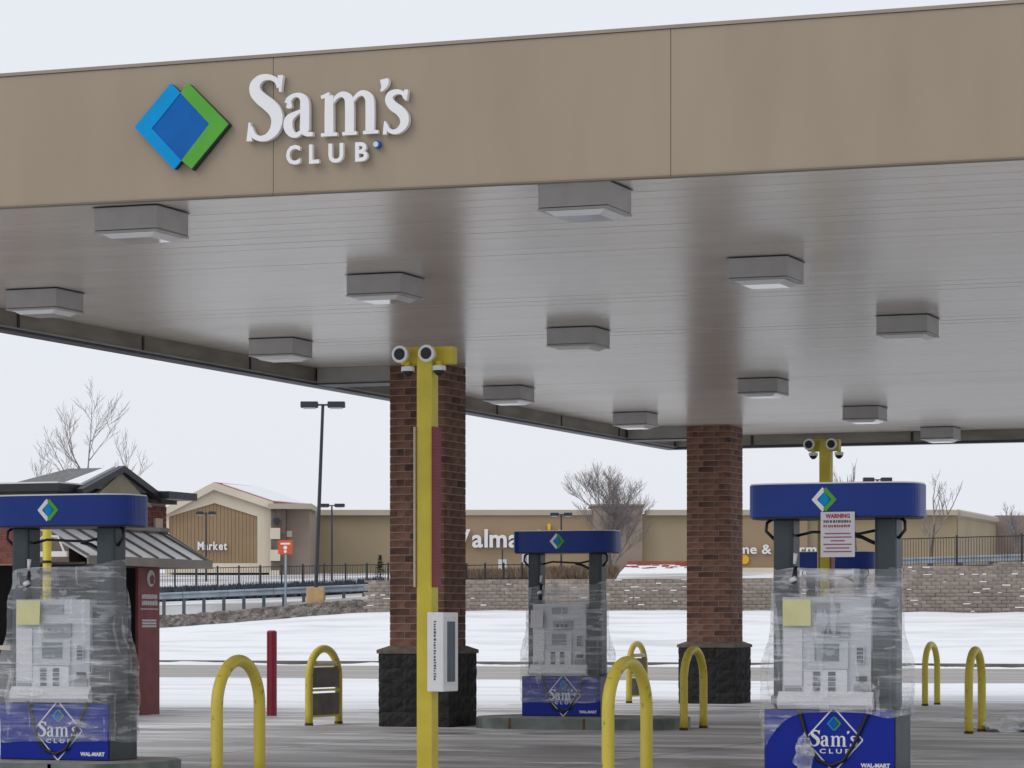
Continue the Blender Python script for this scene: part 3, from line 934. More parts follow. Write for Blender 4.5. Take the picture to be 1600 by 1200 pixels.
    MB().prism([(p[0] * .97, p[1] * .97) for p in pts], 'z', 2.118, 2.128).build('sign_underside', M['black'], sg)
    small_logo(sg, -.03, -b_ - .001, 2.27, .165)
    # hoses: up to the sign and looped in front of the panel
    for s in (-1, 1):
        MB().tube([(s * .535, -.05, 1.95), (s * .60, -.08, 2.02), (s * .595, -.07, 2.09), (s * .55, -.04, 2.125)], .014, 8).build('hose', M['black'], t, smooth=True)
    MB().tube([(-.35, -.02, 1.98), (-.20, -.05, 2.01), (0, -.05, 2.0), (.2, -.05, 1.99), (.34, -.02, 2.02)], .012, 8).build('hose', M['black'], t, smooth=True)
    MB().tube([(.10, .05, 1.985), (.2, .05, 1.965), (.27, .05, 1.93), (.343, .06, 1.90)], .016, 8).build('hose', M['black'], t, smooth=True)
    hp = [(-.255, .545), (-.245, .49), (-.22, .40), (-.17, .22), (-.09, .10), (.02, .055), (.13, .10), (.22, .24), (.30, .42), (.34, .50), (.355, .545)]
    MB().tube([(a, -D2 - .036, b) for a, b in hp], .015, 8).build('hose', M['black'], t, smooth=True)
    MB().tube([(-.33, -.15, 1.47), (-.33, -.16, 1.60), (-.32, -.15, 1.72)], [.035, .028, .02], 8).build('nozzle', M['black'], t, smooth=True)
    MB().tube([(-.36, -.18, 1.60), (-.31, -.19, 1.62)], .022, 8).build('nozzle_grip', M['white'], t, smooth=True)
    MB().tube([(-.33, -.16, 1.74), (-.32, -.16, 1.83)], [.012, .02], 8).build('nozzle_spout', M['white'], t, smooth=True)
    return t

def make_film(seed, zlo, ztop, slope, tail):
    """stretch film wound round the cabinet: a closed sleeve that follows the body and bells out over the nozzle boots"""
    r = random.Random(seed)
    n, m = 200, 110
    vs, fs = [], []
    def ridge(p):
        return (1 - abs(noise.noise(p)) * 2.2)
    for j in range(m + 1):
        t = j / m
        for i in range(n):
            a = 2 * math.pi * i / n
            c, s = math.cos(a), math.sin(a)
            zt = ztop + slope * c + .03 * noise.noise(Vector((c * 2, s * 2, seed)))
            zb = zlo + tail * max(0, -c) + .05 * noise.noise(Vector((c * 1.4, s * 1.4, seed + 5.3)))
            z = zb + (zt - zb) * t
            flare = sm(1.22, .86, z)
            wx = .535 + .075 * flare + .012 * math.exp(-((z - .78) / .16) ** 2) - .008 * sm(.5, .2, z)
            wy = .165 + .125 * sm(1.62, 1.42, z) + .055 * sm(.85, .62, z) - .03 * sm(.55, .35, z)
            x = wx * math.copysign(abs(c) ** .32, c)
            y = wy * math.copysign(abs(s) ** .32, s)
            # tight creases running out from the boots, and slack folds lower down
            q1 = Vector((x * 2.2 + z * 2.0 + seed, y * 2.2, z * 5.5 - x * 3.0))
            q2 = Vector((x * 3.0 - z * 1.2, y * 3.0 + seed, z * 9.0 + x * 2.5))
            wr = .011 * ridge(q1) ** 3 * (.35 + .65 * flare) + .004 * ridge(q2) ** 2 + .014 * flare * noise.noise(Vector((x * 2.5, y * 2.5 + seed, z * 4)))
            q = math.hypot(x, y)
            vs.append((x * (1 + wr / q), y * (1 + wr / q), z))
    for j in range(m):
        for i in range(n):
            fs.append((j * n + i, j * n + (i + 1) % n, (j + 1) * n + (i + 1) % n, (j + 1) * n + i))
    return MB().add(vs, fs).build('plastic_wrap', M['film'], smooth=True)

pump0 = make_pump(1)
PUMPS = [(-13.75, 24.9, 'fuel pump under plastic film at the left edge, yellow note on its cabinet', 11, .17, 1.76, .06, .02),
         (-14.10, 39.45, 'fuel pump standing on the steel-edged island between the two brick columns', 23, .19, 1.78, .05, .02),
         (-6.575, 25.15, 'fuel pump at the right with a printed warning hung under its sign', 37, .47, 1.70, .0, -.36),
         (-13.85, 52.9, 'far fuel pump, only its blue top showing through the right pump', 41, .3, 1.74, .0, .0)]
GP = 'fuel pumps under the canopy'
WRAPS = ['clear plastic film wound round the leftmost fuel pump', 'clear plastic film wound round the pump between the brick columns',
         'clear plastic film wound round the large right-hand pump', 'clear plastic film round the far pump behind the right-hand pump']
for i, (x, y, lab, seed, zlo, zt, sl, tail) in enumerate(PUMPS):
    o = pump0 if i == 0 else copy_tree(pump0)
    o.location = (x, y, .152)
    o.scale = (1, 1, (1, 1.045, 1, 1.055)[i])
    tag(o, lab, 'fuel pump', GP)
    if i < 3:
        f = make_film(seed, zlo, zt, sl, tail)
        f.location = (x, y, .152)
        tag(f, WRAPS[i], 'plastic film', 'plastic film on the pumps')
make_island(-15.0, -12.7, 52.9, 1.5, 'farthest low island, mostly hidden behind the right-hand pump')

def paper(name, label, x, y, z0, w, h, mat, curl=.012):
    nx, nz_ = 6, 6
    vs = []
    for lay in (0, .0015):
        for j in range(nz_ + 1):
            for i in range(nx + 1):
                u, v = i / nx, j / nz_
                vs.append((x + (u - .5) * w, y - lay - curl * (math.sin(u * 3 + v * 2.1 + x) ** 2), z0 + v * h))
    fs = []
    k = (nx + 1) * (nz_ + 1)
    for j in range(nz_):
        for i in range(nx):
            a = j * (nx + 1) + i
            fs.append((a, a + nx + 1, a + nx + 2, a + 1)); fs.append((k + a, k + a + 1, k + a + nx + 2, k + a + nx + 1))
    o = MB().add(vs, fs).build(name, mat)
    return tag(o, label, 'notice')
B0 = .152
paper('paper_notice', 'pale yellow paper taped on the left-edge pump', -13.75 - .25, 24.9 - .30, B0 + 1.23, .24, .22, M['paper_y'])
paper('paper_notice', 'pale yellow paper taped on the right-hand pump', -6.575 - .27, 25.15 - .30, B0 + 1.22, .24, .22, M['paper_y'])
paper('paper_notice', 'small whitish paper taped on the middle pump', -14.10 - .33, 39.45 - .30, B0 + 1.20, .18, .24, M['paper_w'])
wp = thing('warning_notice', 'white printed warning sheet with red heading hanging under the right pump sign', 'notice', (-6.575 + .095, 25.15 - .36, B0 + 1.79))
MB().box(-.145, .145, 0, .003, 0, .375).build('sheet', M['paper_w'], wp)
print_line(wp, 'WARNING', -.105, -.0015, .325, .034, M['print_red'], w=.21, bold=.05)
for z_, mt_ in ((.285, M['print_dark']), (.247, M['print_red'])):
    mk_ = MB(); x = -.12
    while x < .11:
        w = rng.uniform(.008, .017)
        mk_.box(x, x + w, -.0025, -.0005, z_, z_ + .022 * rng.uniform(.8, 1))
        x += w + rng.uniform(.004, .012)
    kind(mk_.build('worn_lettering', mt_, wp), 'stuff')
for k, w in enumerate((.22, .24, .12, .24, .2, .24)):
    MB().box(-w / 2, w / 2, -.002, -.0005, .19 - k * .03, .20 - k * .03).build('text_line', M['print_pink'], wp)

# crumpled bag on the right pump's nozzle
def crumple(name, label, cat, c, rx, ry, rz, seed, mat, amp=.45):
    bm = bmesh.new()
    bmesh.ops.create_icosphere(bm, subdivisions=4, radius=1)
    for v in bm.verts:
        p = v.co.copy()
        k = 1 + amp * noise.noise(p * 2.2 + Vector((seed, 0, 0))) + amp * .5 * abs(noise.noise(p * 5 + Vector((0, seed, 0))))
        v.co = Vector((p.x * rx * k, p.y * ry * k, p.z * rz * k))
    me = bpy.data.meshes.new(name); bm.to_mesh(me); bm.free()
    o = obj(name, me, mat, loc=c)
    return tag(o, label, cat)
crumple('plastic_bag', 'crumpled clear bag tied over the nozzle at the right pump foot', 'bag', (-6.575 - .20, 25.15 - .36, B0 + .13), .07, .035, .15, 3.1,
        M['film'], .6)

# ------------------------------------------------------------------ U-shaped bollards
def make_bollard(panels=False):
    t = thing('hoop_bollard', 'x', 'bollard')
    Hb, r, hw = 1.115, .054, .465
    pts = [(0, -hw, .0)]
    for k in range(1, 5):
        pts.append((0, -hw, (Hb - hw * .88 - r) * k / 4))
    for k in range(1, 24):
        a = math.pi - math.pi * k / 24
        pts.append((0, hw * math.cos(a), Hb - r - hw * .88 + hw * .88 * math.sin(a)))
    for k in range(4, 0, -1):
        pts.append((0, hw, (Hb - hw * .88 - r) * k / 4))
    pts.append((0, hw, 0))
    MB().tube(pts, r, 16).build('hoop', M['yellow_dirty'], t, smooth=True)
    for s in (-1, 1):
        MB().tube([(0, s * hw, -.005), (0, s * hw, .035)], [.062, .057], 14).build('foot', M['rust'], t, smooth=True)
    if panels:
        for z0, z1 in ((.13, .44), (.52, .80)):
            MB().box(-.035, .035, -hw + .058, hw - .058, z0, z1).build('infill_panel', M['panel'], t)
        for z in (.11, .47, .82):
            MB().box(-.045, .045, -hw + .05, hw - .05, z, z + .03).build('rail', M['yellow_dirty'], t)
        MB().box(-.05, .05, -hw + .15, hw - .15, .852, .885).build('snow_cap', M['roofsnow'], t)
    return t
M['panel'] = node_mat('infill_panel', (0.20, 0.18, 0.155), 0.8, 0.15, 5)
hb = make_bollard(); hp = make_bollard(True)
BOL = [(-12.03, 24.9, 0, 'large yellow hoop bollard nearest the left pump, cut off by the frame'),
       (-8.37, 24.95, 0, 'large yellow hoop bollard in front of the middle, cut off by the frame'),
       (-17.62, 39.2, 1, 'yellow hoop bollard with grey infill panels left of the near column'),
       (-12.22, 39.2, 0, 'yellow hoop bollard standing in front of the far column base'),
       (-8.42, 39.2, 0, 'yellow hoop bollard farthest right, a snow lump at its foot'),
       (-12.1, 52.7, 0, 'smaller yellow hoop bollard just right of the right-hand pump'),
       (-17.5, 52.7, 1, 'far yellow hoop bollard half hidden behind the large middle hoop')]
usedp = {0: False, 1: False}
for x, y, p, lab in BOL:
    src = hp if p else hb
    o = src if not usedp[p] else copy_tree(src)
    usedp[p] = True
    o.location = (x, y, .0)
    o.rotation_euler = (0, 0, rng.uniform(-.04, .04))
    tag(o, lab, 'bollard', 'yellow hoop bollards')
crumple('snow_lump', 'dirty lump of snow beside the rightmost yellow hoop', 'snow', (-8.1, 39.9, .06), .40, .35, .11, 5.5, M['snow'], .5)

# red pipe bollard
rb = thing('pipe_bollard', 'straight dark red pipe bollard behind the left yellow hoop', 'bollard', (*W(-3.69, 47.2)[:2], 0))
MB().tube([(0, 0, 0), (0, 0, 1.28), (0, 0, 1.30)], [.078, .078, .07], 18).build('pipe', M['red'], rb, smooth=False)
MB().tube([(0, 0, 1.301), (0, 0, 1.312)], [.066, .05], 18).build('cap', M['red'], rb)

# ------------------------------------------------------------------ camera posts
def make_post(full):
    t = thing('camera_post', 'x', 'post')
    h = .075
    MB().box(-h, h, -h, h, 0, 3.80).build('post', M['yellow'], t, bevel=.012)
    MB().box(-h - .05, h + .05, -h - .05, h + .05, 0, .02).build('base_plate', M['yellow'], t)
    MB().box(-.245, .245 if full else .18, -.03, h + .02, 3.66, 3.815).build('cross_arm', M['yellow'], t, bevel=.01)
    for i, x in enumerate((-.19, .06) if full else (-.185, .115)):
        c = thing_part('floodlight', t)
        MB().tube([(x, -.09, 3.745), (x, -.17, 3.742)], [.06, .076], 20).build('housing', M['offwhite'], c, smooth=False)
        MB().tube([(x, -.172, 3.742), (x, -.182, 3.742)], [.076, .074], 20).build('rim', M['white'], c)
        MB().tube([(x, -.183, 3.742), (x, -.1875, 3.742)], [.052, .046], 20).build('lens', M['black'], c, smooth=False)
        MB().tube([(x, -.03, 3.745), (x, -.09, 3.745)], .03, 10).build('neck', M['offwhite'], c)
        d = x + (.03 if i == 0 else .075)
        MB().tube([(d, -.06, 3.64), (d, -.06, 3.60)], [.058, .06], 16).build('dome_base', M['white'], t)
        MB().tube([(d, -.06, 3.598), (d, -.06, 3.58), (d, -.06, 3.555)], [.05, .046, .018], 16).build('dome', M['black'], t, smooth=True)
        MB().box(d - .02, d + .02, -.08, -.031, 3.641, 3.68).build('dome_bracket', M['yellow'], t)
    # long instruction boards fixed to both sides of the post
    for s in (-1, 1):
        b = MB().box(s * (h + .004) if s > 0 else -h - .019, h + .019 if s > 0 else -h - .004, -.095, .085, 1.71, 3.11).build('instruction_board', M['signred'] if s > 0 else M['cream'], t)
        if s > 0:
            n = 44
            for k in range(n):
                z = 3.05 - k * (1.30 / n)
                ln = rng.uniform(.10, .16)
                MB().box(h + .0195, h + .0205, -.075, -.075 + ln * .85, z - .008, z).build('text_line', M['print_pink'], b)
    if full:
        b = thing_part('dispenser_box', t)
        MB().box(h + .002, h + .155, -.20, .15, .80, 1.49).build('case', M['white'], b, bevel=.008)
        MB().box(h + .1555, h + .162, -.115, .06, .885, 1.41).build('window', M['galv_dark'], b)
        MB().box(h + .156, h + .158, -.17, .12, .85, 1.45).build('window_frame', M['offwhite'], b)
        mk_ = MB(); z = .90
        while z < 1.41:
            w = rng.uniform(.010, .022)
            mk_.box(h + .066, h + .066 + rng.uniform(.014, .024), -.2022, -.2005, z, z + w)
            z += w + rng.uniform(.006, .012)
        kind(mk_.build('worn_lettering', M['galv_dark'], b), 'stuff')
    return t
def thing_part(name, parent):
    o = bpy.data.objects.new(name, None); COL.objects.link(o); o.parent = parent
    return o
p1 = make_post(True); p1.location = (-10.2, 24.9, 0)
tag(p1, 'tall yellow square post with two round floodlights in front of the near column', 'post', 'yellow camera posts')
p2 = make_post(False); p2.location = (-10.35, 39.0, 0)
tag(p2, 'yellow post with two round floodlights rising behind the right-hand pump', 'post', 'yellow camera posts')

# ------------------------------------------------------------------ kiosk at the left
kx = thing('brick_kiosk', 'red brick attendant kiosk with black-trimmed gable roof behind the left pump', 'kiosk', (0, 0, 0))
X0 = -31.0
def kb(name, mat, *a, par=None, bevel=0):
    return MB().box(*a).build(name, mat, par or kx, bevel=bevel)
def brick_face(axis, u0, u1, w, z0, z1, par):
    """single bricks laid on a wall face; axis 'y' = face towards -Y at y=w, 'x' = face towards +X at x=w"""
    L, h, j = .21, .075, .011
    me = {}
    r, z = 0, z0
    while z + h < z1:
        x = u0 - (L / 2 if r % 2 else 0)
        while x < u1:
            a, b = max(x, u0), min(x + L, u1)
            if b - a > .04:
                key = round(b - a, 3)
                if key not in me:
                    me[key] = MB().box(-(b - a) / 2, (b - a) / 2, -.008, .02, 0, h).mesh('brick')
                    me[key].materials.append(M['kbrick'])
                o = obj('brick', me[key], None, par)
                if axis == 'y':
                    o.location = ((a + b) / 2, w, z)
                else:
                    o.location = (w, (a + b) / 2, z); o.rotation_euler = (0, 0, math.pi / 2)
            x += L + j
        z += h + j; r += 1
core = kb('upper_wall', M['mortar'], X0, -22.75, 41.2, 44.4, 2.3, 3.345)
brick_face('x', 42.9, 44.4, -22.745, 2.88, 3.335, core)
brick_face('y', -26.4, -22.8, 41.195, 2.9, 3.335, core)
kb('vent', M['cream'], -22.742, -22.70, 43.95, 44.20, 2.885, 3.105)
rf = kb('flat_roof', M['blacktrim'], X0, -22.66, 40.7, 44.75, 3.405, 3.525)
kb('flat_roof', M['blacktrim'], -22.655, -22.36, 43.75, 44.75, 3.406, 3.524)
kb('eave_soffit', M['soffdark'], X0, -22.70, 40.74, 44.7, 3.347, 3.403)
kb('roof_snow', M['roofsnow'], X0, -22.70, 40.76, 44.7, 3.527, 3.550, par=rf)
xr0, xr1 = -23.5, -22.6
gr = MB().add([(xr1, 41.35, 3.485), (xr1, 43.75, 3.485), (xr1, 42.55, 3.845), (xr0, 42.55, 3.845), (xr0 - .7, 41.35, 3.485), (xr0 - .7, 43.75, 3.485)],
      [(0, 2, 3, 4), (1, 5, 3, 2), (4, 3, 5), (0, 4, 5, 1), (0, 1, 2)]).build('gable_roof', M['shingle'], rf)
MB().hexa([(-23.0, 41.5, 3.537), (-22.66, 41.42, 3.513), (-22.66, 42.5, 3.835), (-22.8, 42.4, 3.805)],
          [(-23.0, 41.5, 3.575), (-22.66, 41.42, 3.555), (-22.66, 42.5, 3.870), (-22.8, 42.4, 3.840)]).build('roof_snow', M['roofsnow'], gr)
for ya, yb in ((41.2, 42.55), (43.9, 42.55)):
    MB().hexa([(xr1 - .02, ya, 3.355), (xr1 + .09, ya, 3.355), (xr1 + .09, yb, 3.770), (xr1 - .02, yb, 3.770)],
              [(xr1 - .02, ya, 3.455), (xr1 + .09, ya, 3.455), (xr1 + .09, yb, 3.870), (xr1 - .02, yb, 3.870)]).build('barge_board', M['blacktrim'], rf)
MB().prism([(41.5, 3.265), (43.6, 3.265), (42.55, 3.765)], 'x', xr1 - .1, xr1 + .03).build('gable_siding', M['tan'], rf)
# lean-to metal roof along the right-hand side
ex, xt, ze, zt_, yb0, yb1 = -21.9, -22.75, 2.41, 2.87, 40.2, 44.4
kr = MB().hexa([(xt, yb0, zt_ - .03), (ex, yb0, ze - .03), (ex, yb1 - .1, ze - .03), (xt, yb1, zt_ - .03)],
               [(xt, yb0, zt_), (ex, yb0, ze), (ex, yb1 - .1, ze), (xt, yb1, zt_)]).build('metal_roof', M['metalroof'], kx)
y = yb0 + .05
while y < yb1 - .12:
    MB().hexa([(xt, y - .028, zt_ + .002), (ex, y - .028, ze + .002), (ex, y + .028, ze + .002), (xt, y + .028, zt_ + .002)],
              [(xt, y - .02, zt_ + .035), (ex, y - .02, ze + .035), (ex, y + .02, ze + .035), (xt, y + .02, zt_ + .035)]).build('roof_rib', M['rib'], kr)
    y += .56
MB().tube([(xt + .03, yb0, zt_ + .05), (xt + .03, yb1, zt_ + .05)], .045, 6).build('ridge_flashing', M['eave'], kr)
kb('eave_board', M['eave'], ex + .002, ex + .03, yb0, yb1 - .08, ze - .12, ze + .015)
MB().hexa([(xt, yb1 + .002, zt_ - .12), (ex, yb1 - .095, ze - .12), (ex, yb1 - .07, ze - .12), (xt, yb1 + .03, zt_ - .12)],
          [(xt, yb1 + .002, zt_ + .02), (ex, yb1 - .095, ze + .02), (ex, yb1 - .07, ze + .02), (xt, yb1 + .03, zt_ + .02)]).build('rake_board', M['eave'], kx)
kb('ceiling', M['soffdark'], X0, ex - .03, yb0, yb1 - .12, ze - .115, ze - .085)
# corner board with the printed instructions, on the right-hand side
rbp = kb('corner_board', M['darkred'], -22.20, -22.15, 42.3, 43.02, 0, ze - .12, bevel=.005)
def side_print(name, y0, y1, z0, z1, mat):
    MB().box(-22.149, -22.145, y0, y1, z0, z1).build(name, mat, rbp)
MB().tube([(-22.149, 42.72, 2.12), (-22.143, 42.72, 2.12)], .13, 20).build('emblem_disc', M['paper_w'], rbp)
MB().tube([(-22.142, 42.75, 2.10), (-22.138, 42.75, 2.10)], .085, 5).build('emblem_flame', M['darkred'], rbp)
def side_marks(z, h_):
    mk_ = MB(); y = 42.42
    while y < 42.92:
        w = rng.uniform(.03, .055)
        mk_.box(-22.149, -22.145, y, y + w, z, z + h_ * rng.uniform(.85, 1))
        mk_.box(-22.149, -22.144, y + w * .3, y + w + .008, z + h_ * .4, z + h_ * .62)
        y += w + rng.uniform(.012, .02)
    kind(mk_.build('worn_lettering', M['paper_w'], rbp), 'stuff')
side_marks(1.80, .075); side_marks(1.70, .075)
side_print('rule', 42.38, 42.96, 1.635, 1.65, M['paper_w'])
for k, w_ in enumerate((.2, .34, .26)):
    side_print('text_line', 42.68 - w_ / 2, 42.68 + w_ / 2, 1.585 - k * .04, 1.60 - k * .04, M['print_pink'])
for k in range(3):
    side_print('text_line', 42.42, 42.9, 1.36 + k * .045, 1.39 + k * .045, M['paper_w'])
# counters, openings, piers
kb('counter_wall', M['soffdark'], -22.6, -22.42, 40.1, 42.29, 0, 1.02)
kb('counter_sill', M['cream'], -22.65, -22.30, 40.1, 42.29, 1.022, 1.09)
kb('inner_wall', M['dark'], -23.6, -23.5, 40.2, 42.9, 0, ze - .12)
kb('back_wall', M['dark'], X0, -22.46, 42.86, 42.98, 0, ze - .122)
fw = kb('front_wall', M['mortar'], X0, -23.02, 40.0, 40.12, 2.28, 2.95)
brick_face('y', -25.2, -23.02, 39.995, 2.30, 2.94, fw)
kb('red_frame', M['red'], -23.0, -22.92, 39.97, 40.14, .4, 2.9)
kb('front_sill', M['cream'], X0, -23.03, 39.93, 40.14, 1.022, 1.09)
kb('front_base', M['soffdark'], X0, -23.03, 40.0, 40.12, 0, 1.02)
br = kb('white_beam', M['white'], -22.9, -22.14, 40.02, 40.08, 2.40, 2.48)
MB().tube([(-22.8, 40.05, 2.48), (-22.55, 40.05, 2.70), (-22.3, 40.05, 2.70), (-22.2, 40.05, 2.48)], .018, 6).build('brace', M['white'], br)

yp = thing('banded_post', 'slim yellow post with dark bands seen between the left pump uprights', 'post', (*W(-6.66, 44.0)[:2], 0))
MB().tube([(0, 0, 0), (0, 0, 3.0)], .062, 12).build('pipe', M['yellow'], yp, smooth=True)
for z in (2.28, 2.12):
    MB().tube([(0, 0, z), (0, 0, z + .035)], .068, 12).build('band', M['black'], yp)

# ------------------------------------------------------------------ retaining wall of split blocks
def wall_top(x):
    lat, d = latd(x, WALL_Y)
    z = 3.42
    if lat > 12.0: z = 3.575
    if lat > 15.5: z = 3.885
    if lat > 20.0: z = 4.04
    return z
wl = thing('retaining_wall', 'long retaining wall of tan split stone blocks above the snow bank', 'wall', (0, 0, 0))
XW0, XW1 = -55.0, -21.0
bh, bw = .155, .40
meshes = []
for s in range(8):
    r = random.Random(100 + s)
    vs = []
    w, h, dp = bw - .014, bh - .012, .3
    fr = [(-w / 2, 0), (0, 0), (w / 2, 0), (w / 2, h), (0, h), (-w / 2, h)]
    me = MB()
    j = lambda a: r.uniform(-a, a)
    front = [(p[0] + j(.008), j(.01), p[1] + j(.006)) for p in fr]
    mid = [(-w / 4 + j(.03), -.022 + j(.012), h / 2 + j(.02)), (w / 4 + j(.03), -.022 + j(.012), h / 2 + j(.02))]
    back = [(-w / 2, dp, 0), (w / 2, dp, 0), (w / 2, dp, h), (-w / 2, dp, h)]
    me.add(front + mid + back, [(0, 1, 6), (1, 7, 6), (1, 2, 7), (2, 3, 7), (3, 4, 7), (4, 6, 7), (4, 5, 6), (5, 0, 6), (0, 5, 11, 8), (2, 9, 10, 3), (5, 4, 3, 10, 11), (0, 8, 9, 2, 1), (8, 11, 10, 9)])
    m = me.mesh('block'); m.materials.append(M['wallstone']); meshes.append(m)
cells = []
rowz = 1.25
k = 0
while rowz < 4.1:
    x = XW0 + (bw / 2 if k % 2 else 0)
    while x < XW1:
        if rowz + bh <= wall_top(x) + .03 and rowz + bh > foot_z(x, WALL_Y) - .05:
            cells.append((x, rowz, k))
        x += bw
    rowz += bh; k += 1
def seen(c):
    lat, d = latd(c[0], WALL_Y)
    px = 800 + lat / d * F
    return (725 < px < 815) or (948 < px < 1072) or (1163 < px < 1206) or (1418 < px < 1605)
vis = [c for c in cells if seen(c)]
rng.shuffle(vis)
vis.sort(key=lambda c: 0)
near = set(vis[:300])
rest_v = MB()
snow_v = MB()
for c in cells:
    y = WALL_Y + c[2] * .016
    me = meshes[rng.randrange(8)]
    sgn = 1 if rng.random() < .5 else -1
    if c in near:
        o = obj('block', me, None, wl, loc=(c[0], y, c[1]))
    else:
        rest_v.add([(v.co.x + c[0], v.co.y + y, v.co.z + c[1]) for v in me.vertices], [tuple(p.vertices) for p in me.polygons])
    if rng.random() < .10:
        a = c[0] + rng.uniform(-.2, .05); L = rng.uniform(.12, .36)
        snow_v.box(a, a + L, y - .035, y + .03, c[1] + bh - .012, c[1] + bh + rng.uniform(.01, .03))
kind(rest_v.build('wall_blocks', M['wallstone'], wl), 'stuff')
kind(snow_v.build('ledge_snow', M['roofsnow'], wl), 'stuff')
MB().box(XW0, XW1, WALL_Y + .34, WALL_Y + .9, 1.0, 3.1).build('backfill', M['walljoint'], wl)
x = XW0 - .2
while x < XW1:
    z = wall_top(x)
    x2 = min(x + .6, XW1)
    MB().box(x, x2 - .01, WALL_Y + .24, WALL_Y + .75, z - .035, z + .05).build('coping', M['wallstone'], wl)
    x += .6

# rubble slope left of the near column
rub = MB()
r = random.Random(5)
for i in range(3600):
    lat = r.uniform(-20, -3.2)
    t = r.random()
    base = W(lat, 138.5)
    # run along the foot of the terrace
    x = base.x; y = WALL_Y + .2 + t * 1.0
    zf = foot_z(x, WALL_Y)
    z = zf - .12 + t * .72
    s = r.uniform(.06, .13)
    v = []
    for a in ((-1, -1, -1), (1, -1, -1), (1, 1, -1), (-1, 1, -1), (-1, -1, 1), (1, -1, 1), (1, 1, 1), (-1, 1, 1)):
        v.append((x + a[0] * s * r.uniform(.5, 1.1), y + a[1] * s * r.uniform(.5, 1), z + a[2] * s * .6 * r.uniform(.5, 1.1)))
    rub.add(v, [(3, 2, 1, 0), (4, 5, 6, 7), (0, 1, 5, 4), (1, 2, 6, 5), (2, 3, 7, 6), (3, 0, 4, 7)])
ro = rub.build('rubble_edge', M['rubble'])
kind(ro, 'stuff'); tag(ro, 'dark broken stone lining the edge of the upper lot left of the near column', 'rubble')

# ------------------------------------------------------------------ guard rails and fences
def ter(lat, d):
    p = W(lat, d)
    return terrace_z(p.x, p.y)
def guardrail(label, l0, d0, l1, d1, n, zoff, h):
    a, b = W(l0, d0), W(l1, d1)
    a.z = zoff[0]; b.z = zoff[1]
    t = thing('guard_rail', label, 'guard rail', (0, 0, 0), group='guard rails of the upper lot')
    prof = [(0, -.16), (-.04, -.13), (-.04, -.07), (.02, -.02), (.02, .02), (-.04, .07), (-.04, .13), (0, .16), (.01, .16), (.035, 0), (.01, -.16)]
    u = (b - a); u.z = 0; u.normalize(); nrm = Vector((u.y, -u.x, 0))
    if nrm.dot(Vector((0, -1, 0))) < 0: nrm = -nrm
    seg = 6
    for s in range(seg):
        p, q = a.lerp(b, s / seg), a.lerp(b, (s + 1) / seg - .0015)
        vs = []
        for e in (p, q):
            for pr in prof:
                vs.append(e - nrm * pr[0] * 1.0 + Vector((0, 0, h + pr[1])))
        m = len(prof)
        MB().add(vs, [(i, (i + 1) % m, m + (i + 1) % m, m + i) for i in range(m)] + [tuple(range(m)), tuple(range(2 * m - 1, m - 1, -1))]).build('rail', M['galv'], t)
    for i in range(n + 1):
        p = a.lerp(b, (i + .3) / (n + .6))
        m = MB().box(-.075, .075, -.02, .14, -.25, h + .14).build('rail_post', M['galv_dark'], t)
        m.location = p - nrm * .07; m.rotation_euler = (0, 0, math.atan2(u.y, u.x))
    return t
def zat(py, d):
    return EYE + (HZ - py) * d / F
guardrail('galvanised guard rail on the snow above the dark rubble at left', (215 - 800) / F * 143, 143, (640 - 800) / F * 143, 143, 13, (zat(954, 143), zat(936, 143)), .62)
guardrail('galvanised guard rail behind the iron fence at far right', (1390 - 800) / F * 150, 150, (1660 - 800) / F * 143, 143, 5, (zat(892, 150), zat(884, 143)), .45)

def fence(label, l0, d0, z0, l1, d1, z1, h, npost, spacing, mat, rad=.011):
    a, b = W(l0, d0), W(l1, d1); a.z, b.z = z0, z1
    t = thing('iron_fence', label, 'fence', (0, 0, 0))
    ang = math.atan2(b.y - a.y, b.x - a.x)
    L = (b - a).length
    pm = MB().box(-rad, rad, -rad, rad, .06, h - .02).mesh('picket'); pm.materials.append(mat)
    po = MB().box(-.045, .045, -.045, .045, -.4, h + .06).mesh('fence_post'); po.materials.append(mat)
    n = int(L / spacing)
    for i in range(n):
        p = a.lerp(b, (i + .5) / n)
        o = obj('picket', pm, None, t, loc=p); o.rotation_euler = (0, 0, ang)
    for i in range(npost + 1):
        p = a.lerp(b, i / npost)
        o = obj('fence_post', po, None, t, loc=p); o.rotation_euler = (0, 0, ang)
    for zz_ in (.10, h - .04):
        MB().tube([a + Vector((0, 0, zz_)), b + Vector((0, 0, zz_))], .022, 4).build('rail', mat, t)
    return t
dA = 158
fence('black iron picket fence in front of the gabled store wing', (240 - 800) / F * dA, dA, zat(922, dA), (640 - 800) / F * dA, dA, zat(914, dA), 1.12, 12, .13, M['fence'])
fence('brown iron picket fence on top of the stone wall at far right', (1395 - 800) / F * 133, 133, zat(890, 133), (1700 - 800) / F * 130, 130, zat(883, 130), 1.36, 3, .12, M['fence_brown'])
fence('low black fence posts above the stone wall beside the near column', (700 - 800) / F * 140, 140, zat(908, 140), (845 - 800) / F * 140, 140, zat(906, 140), .75, 5, .25, M['fence'], .007)

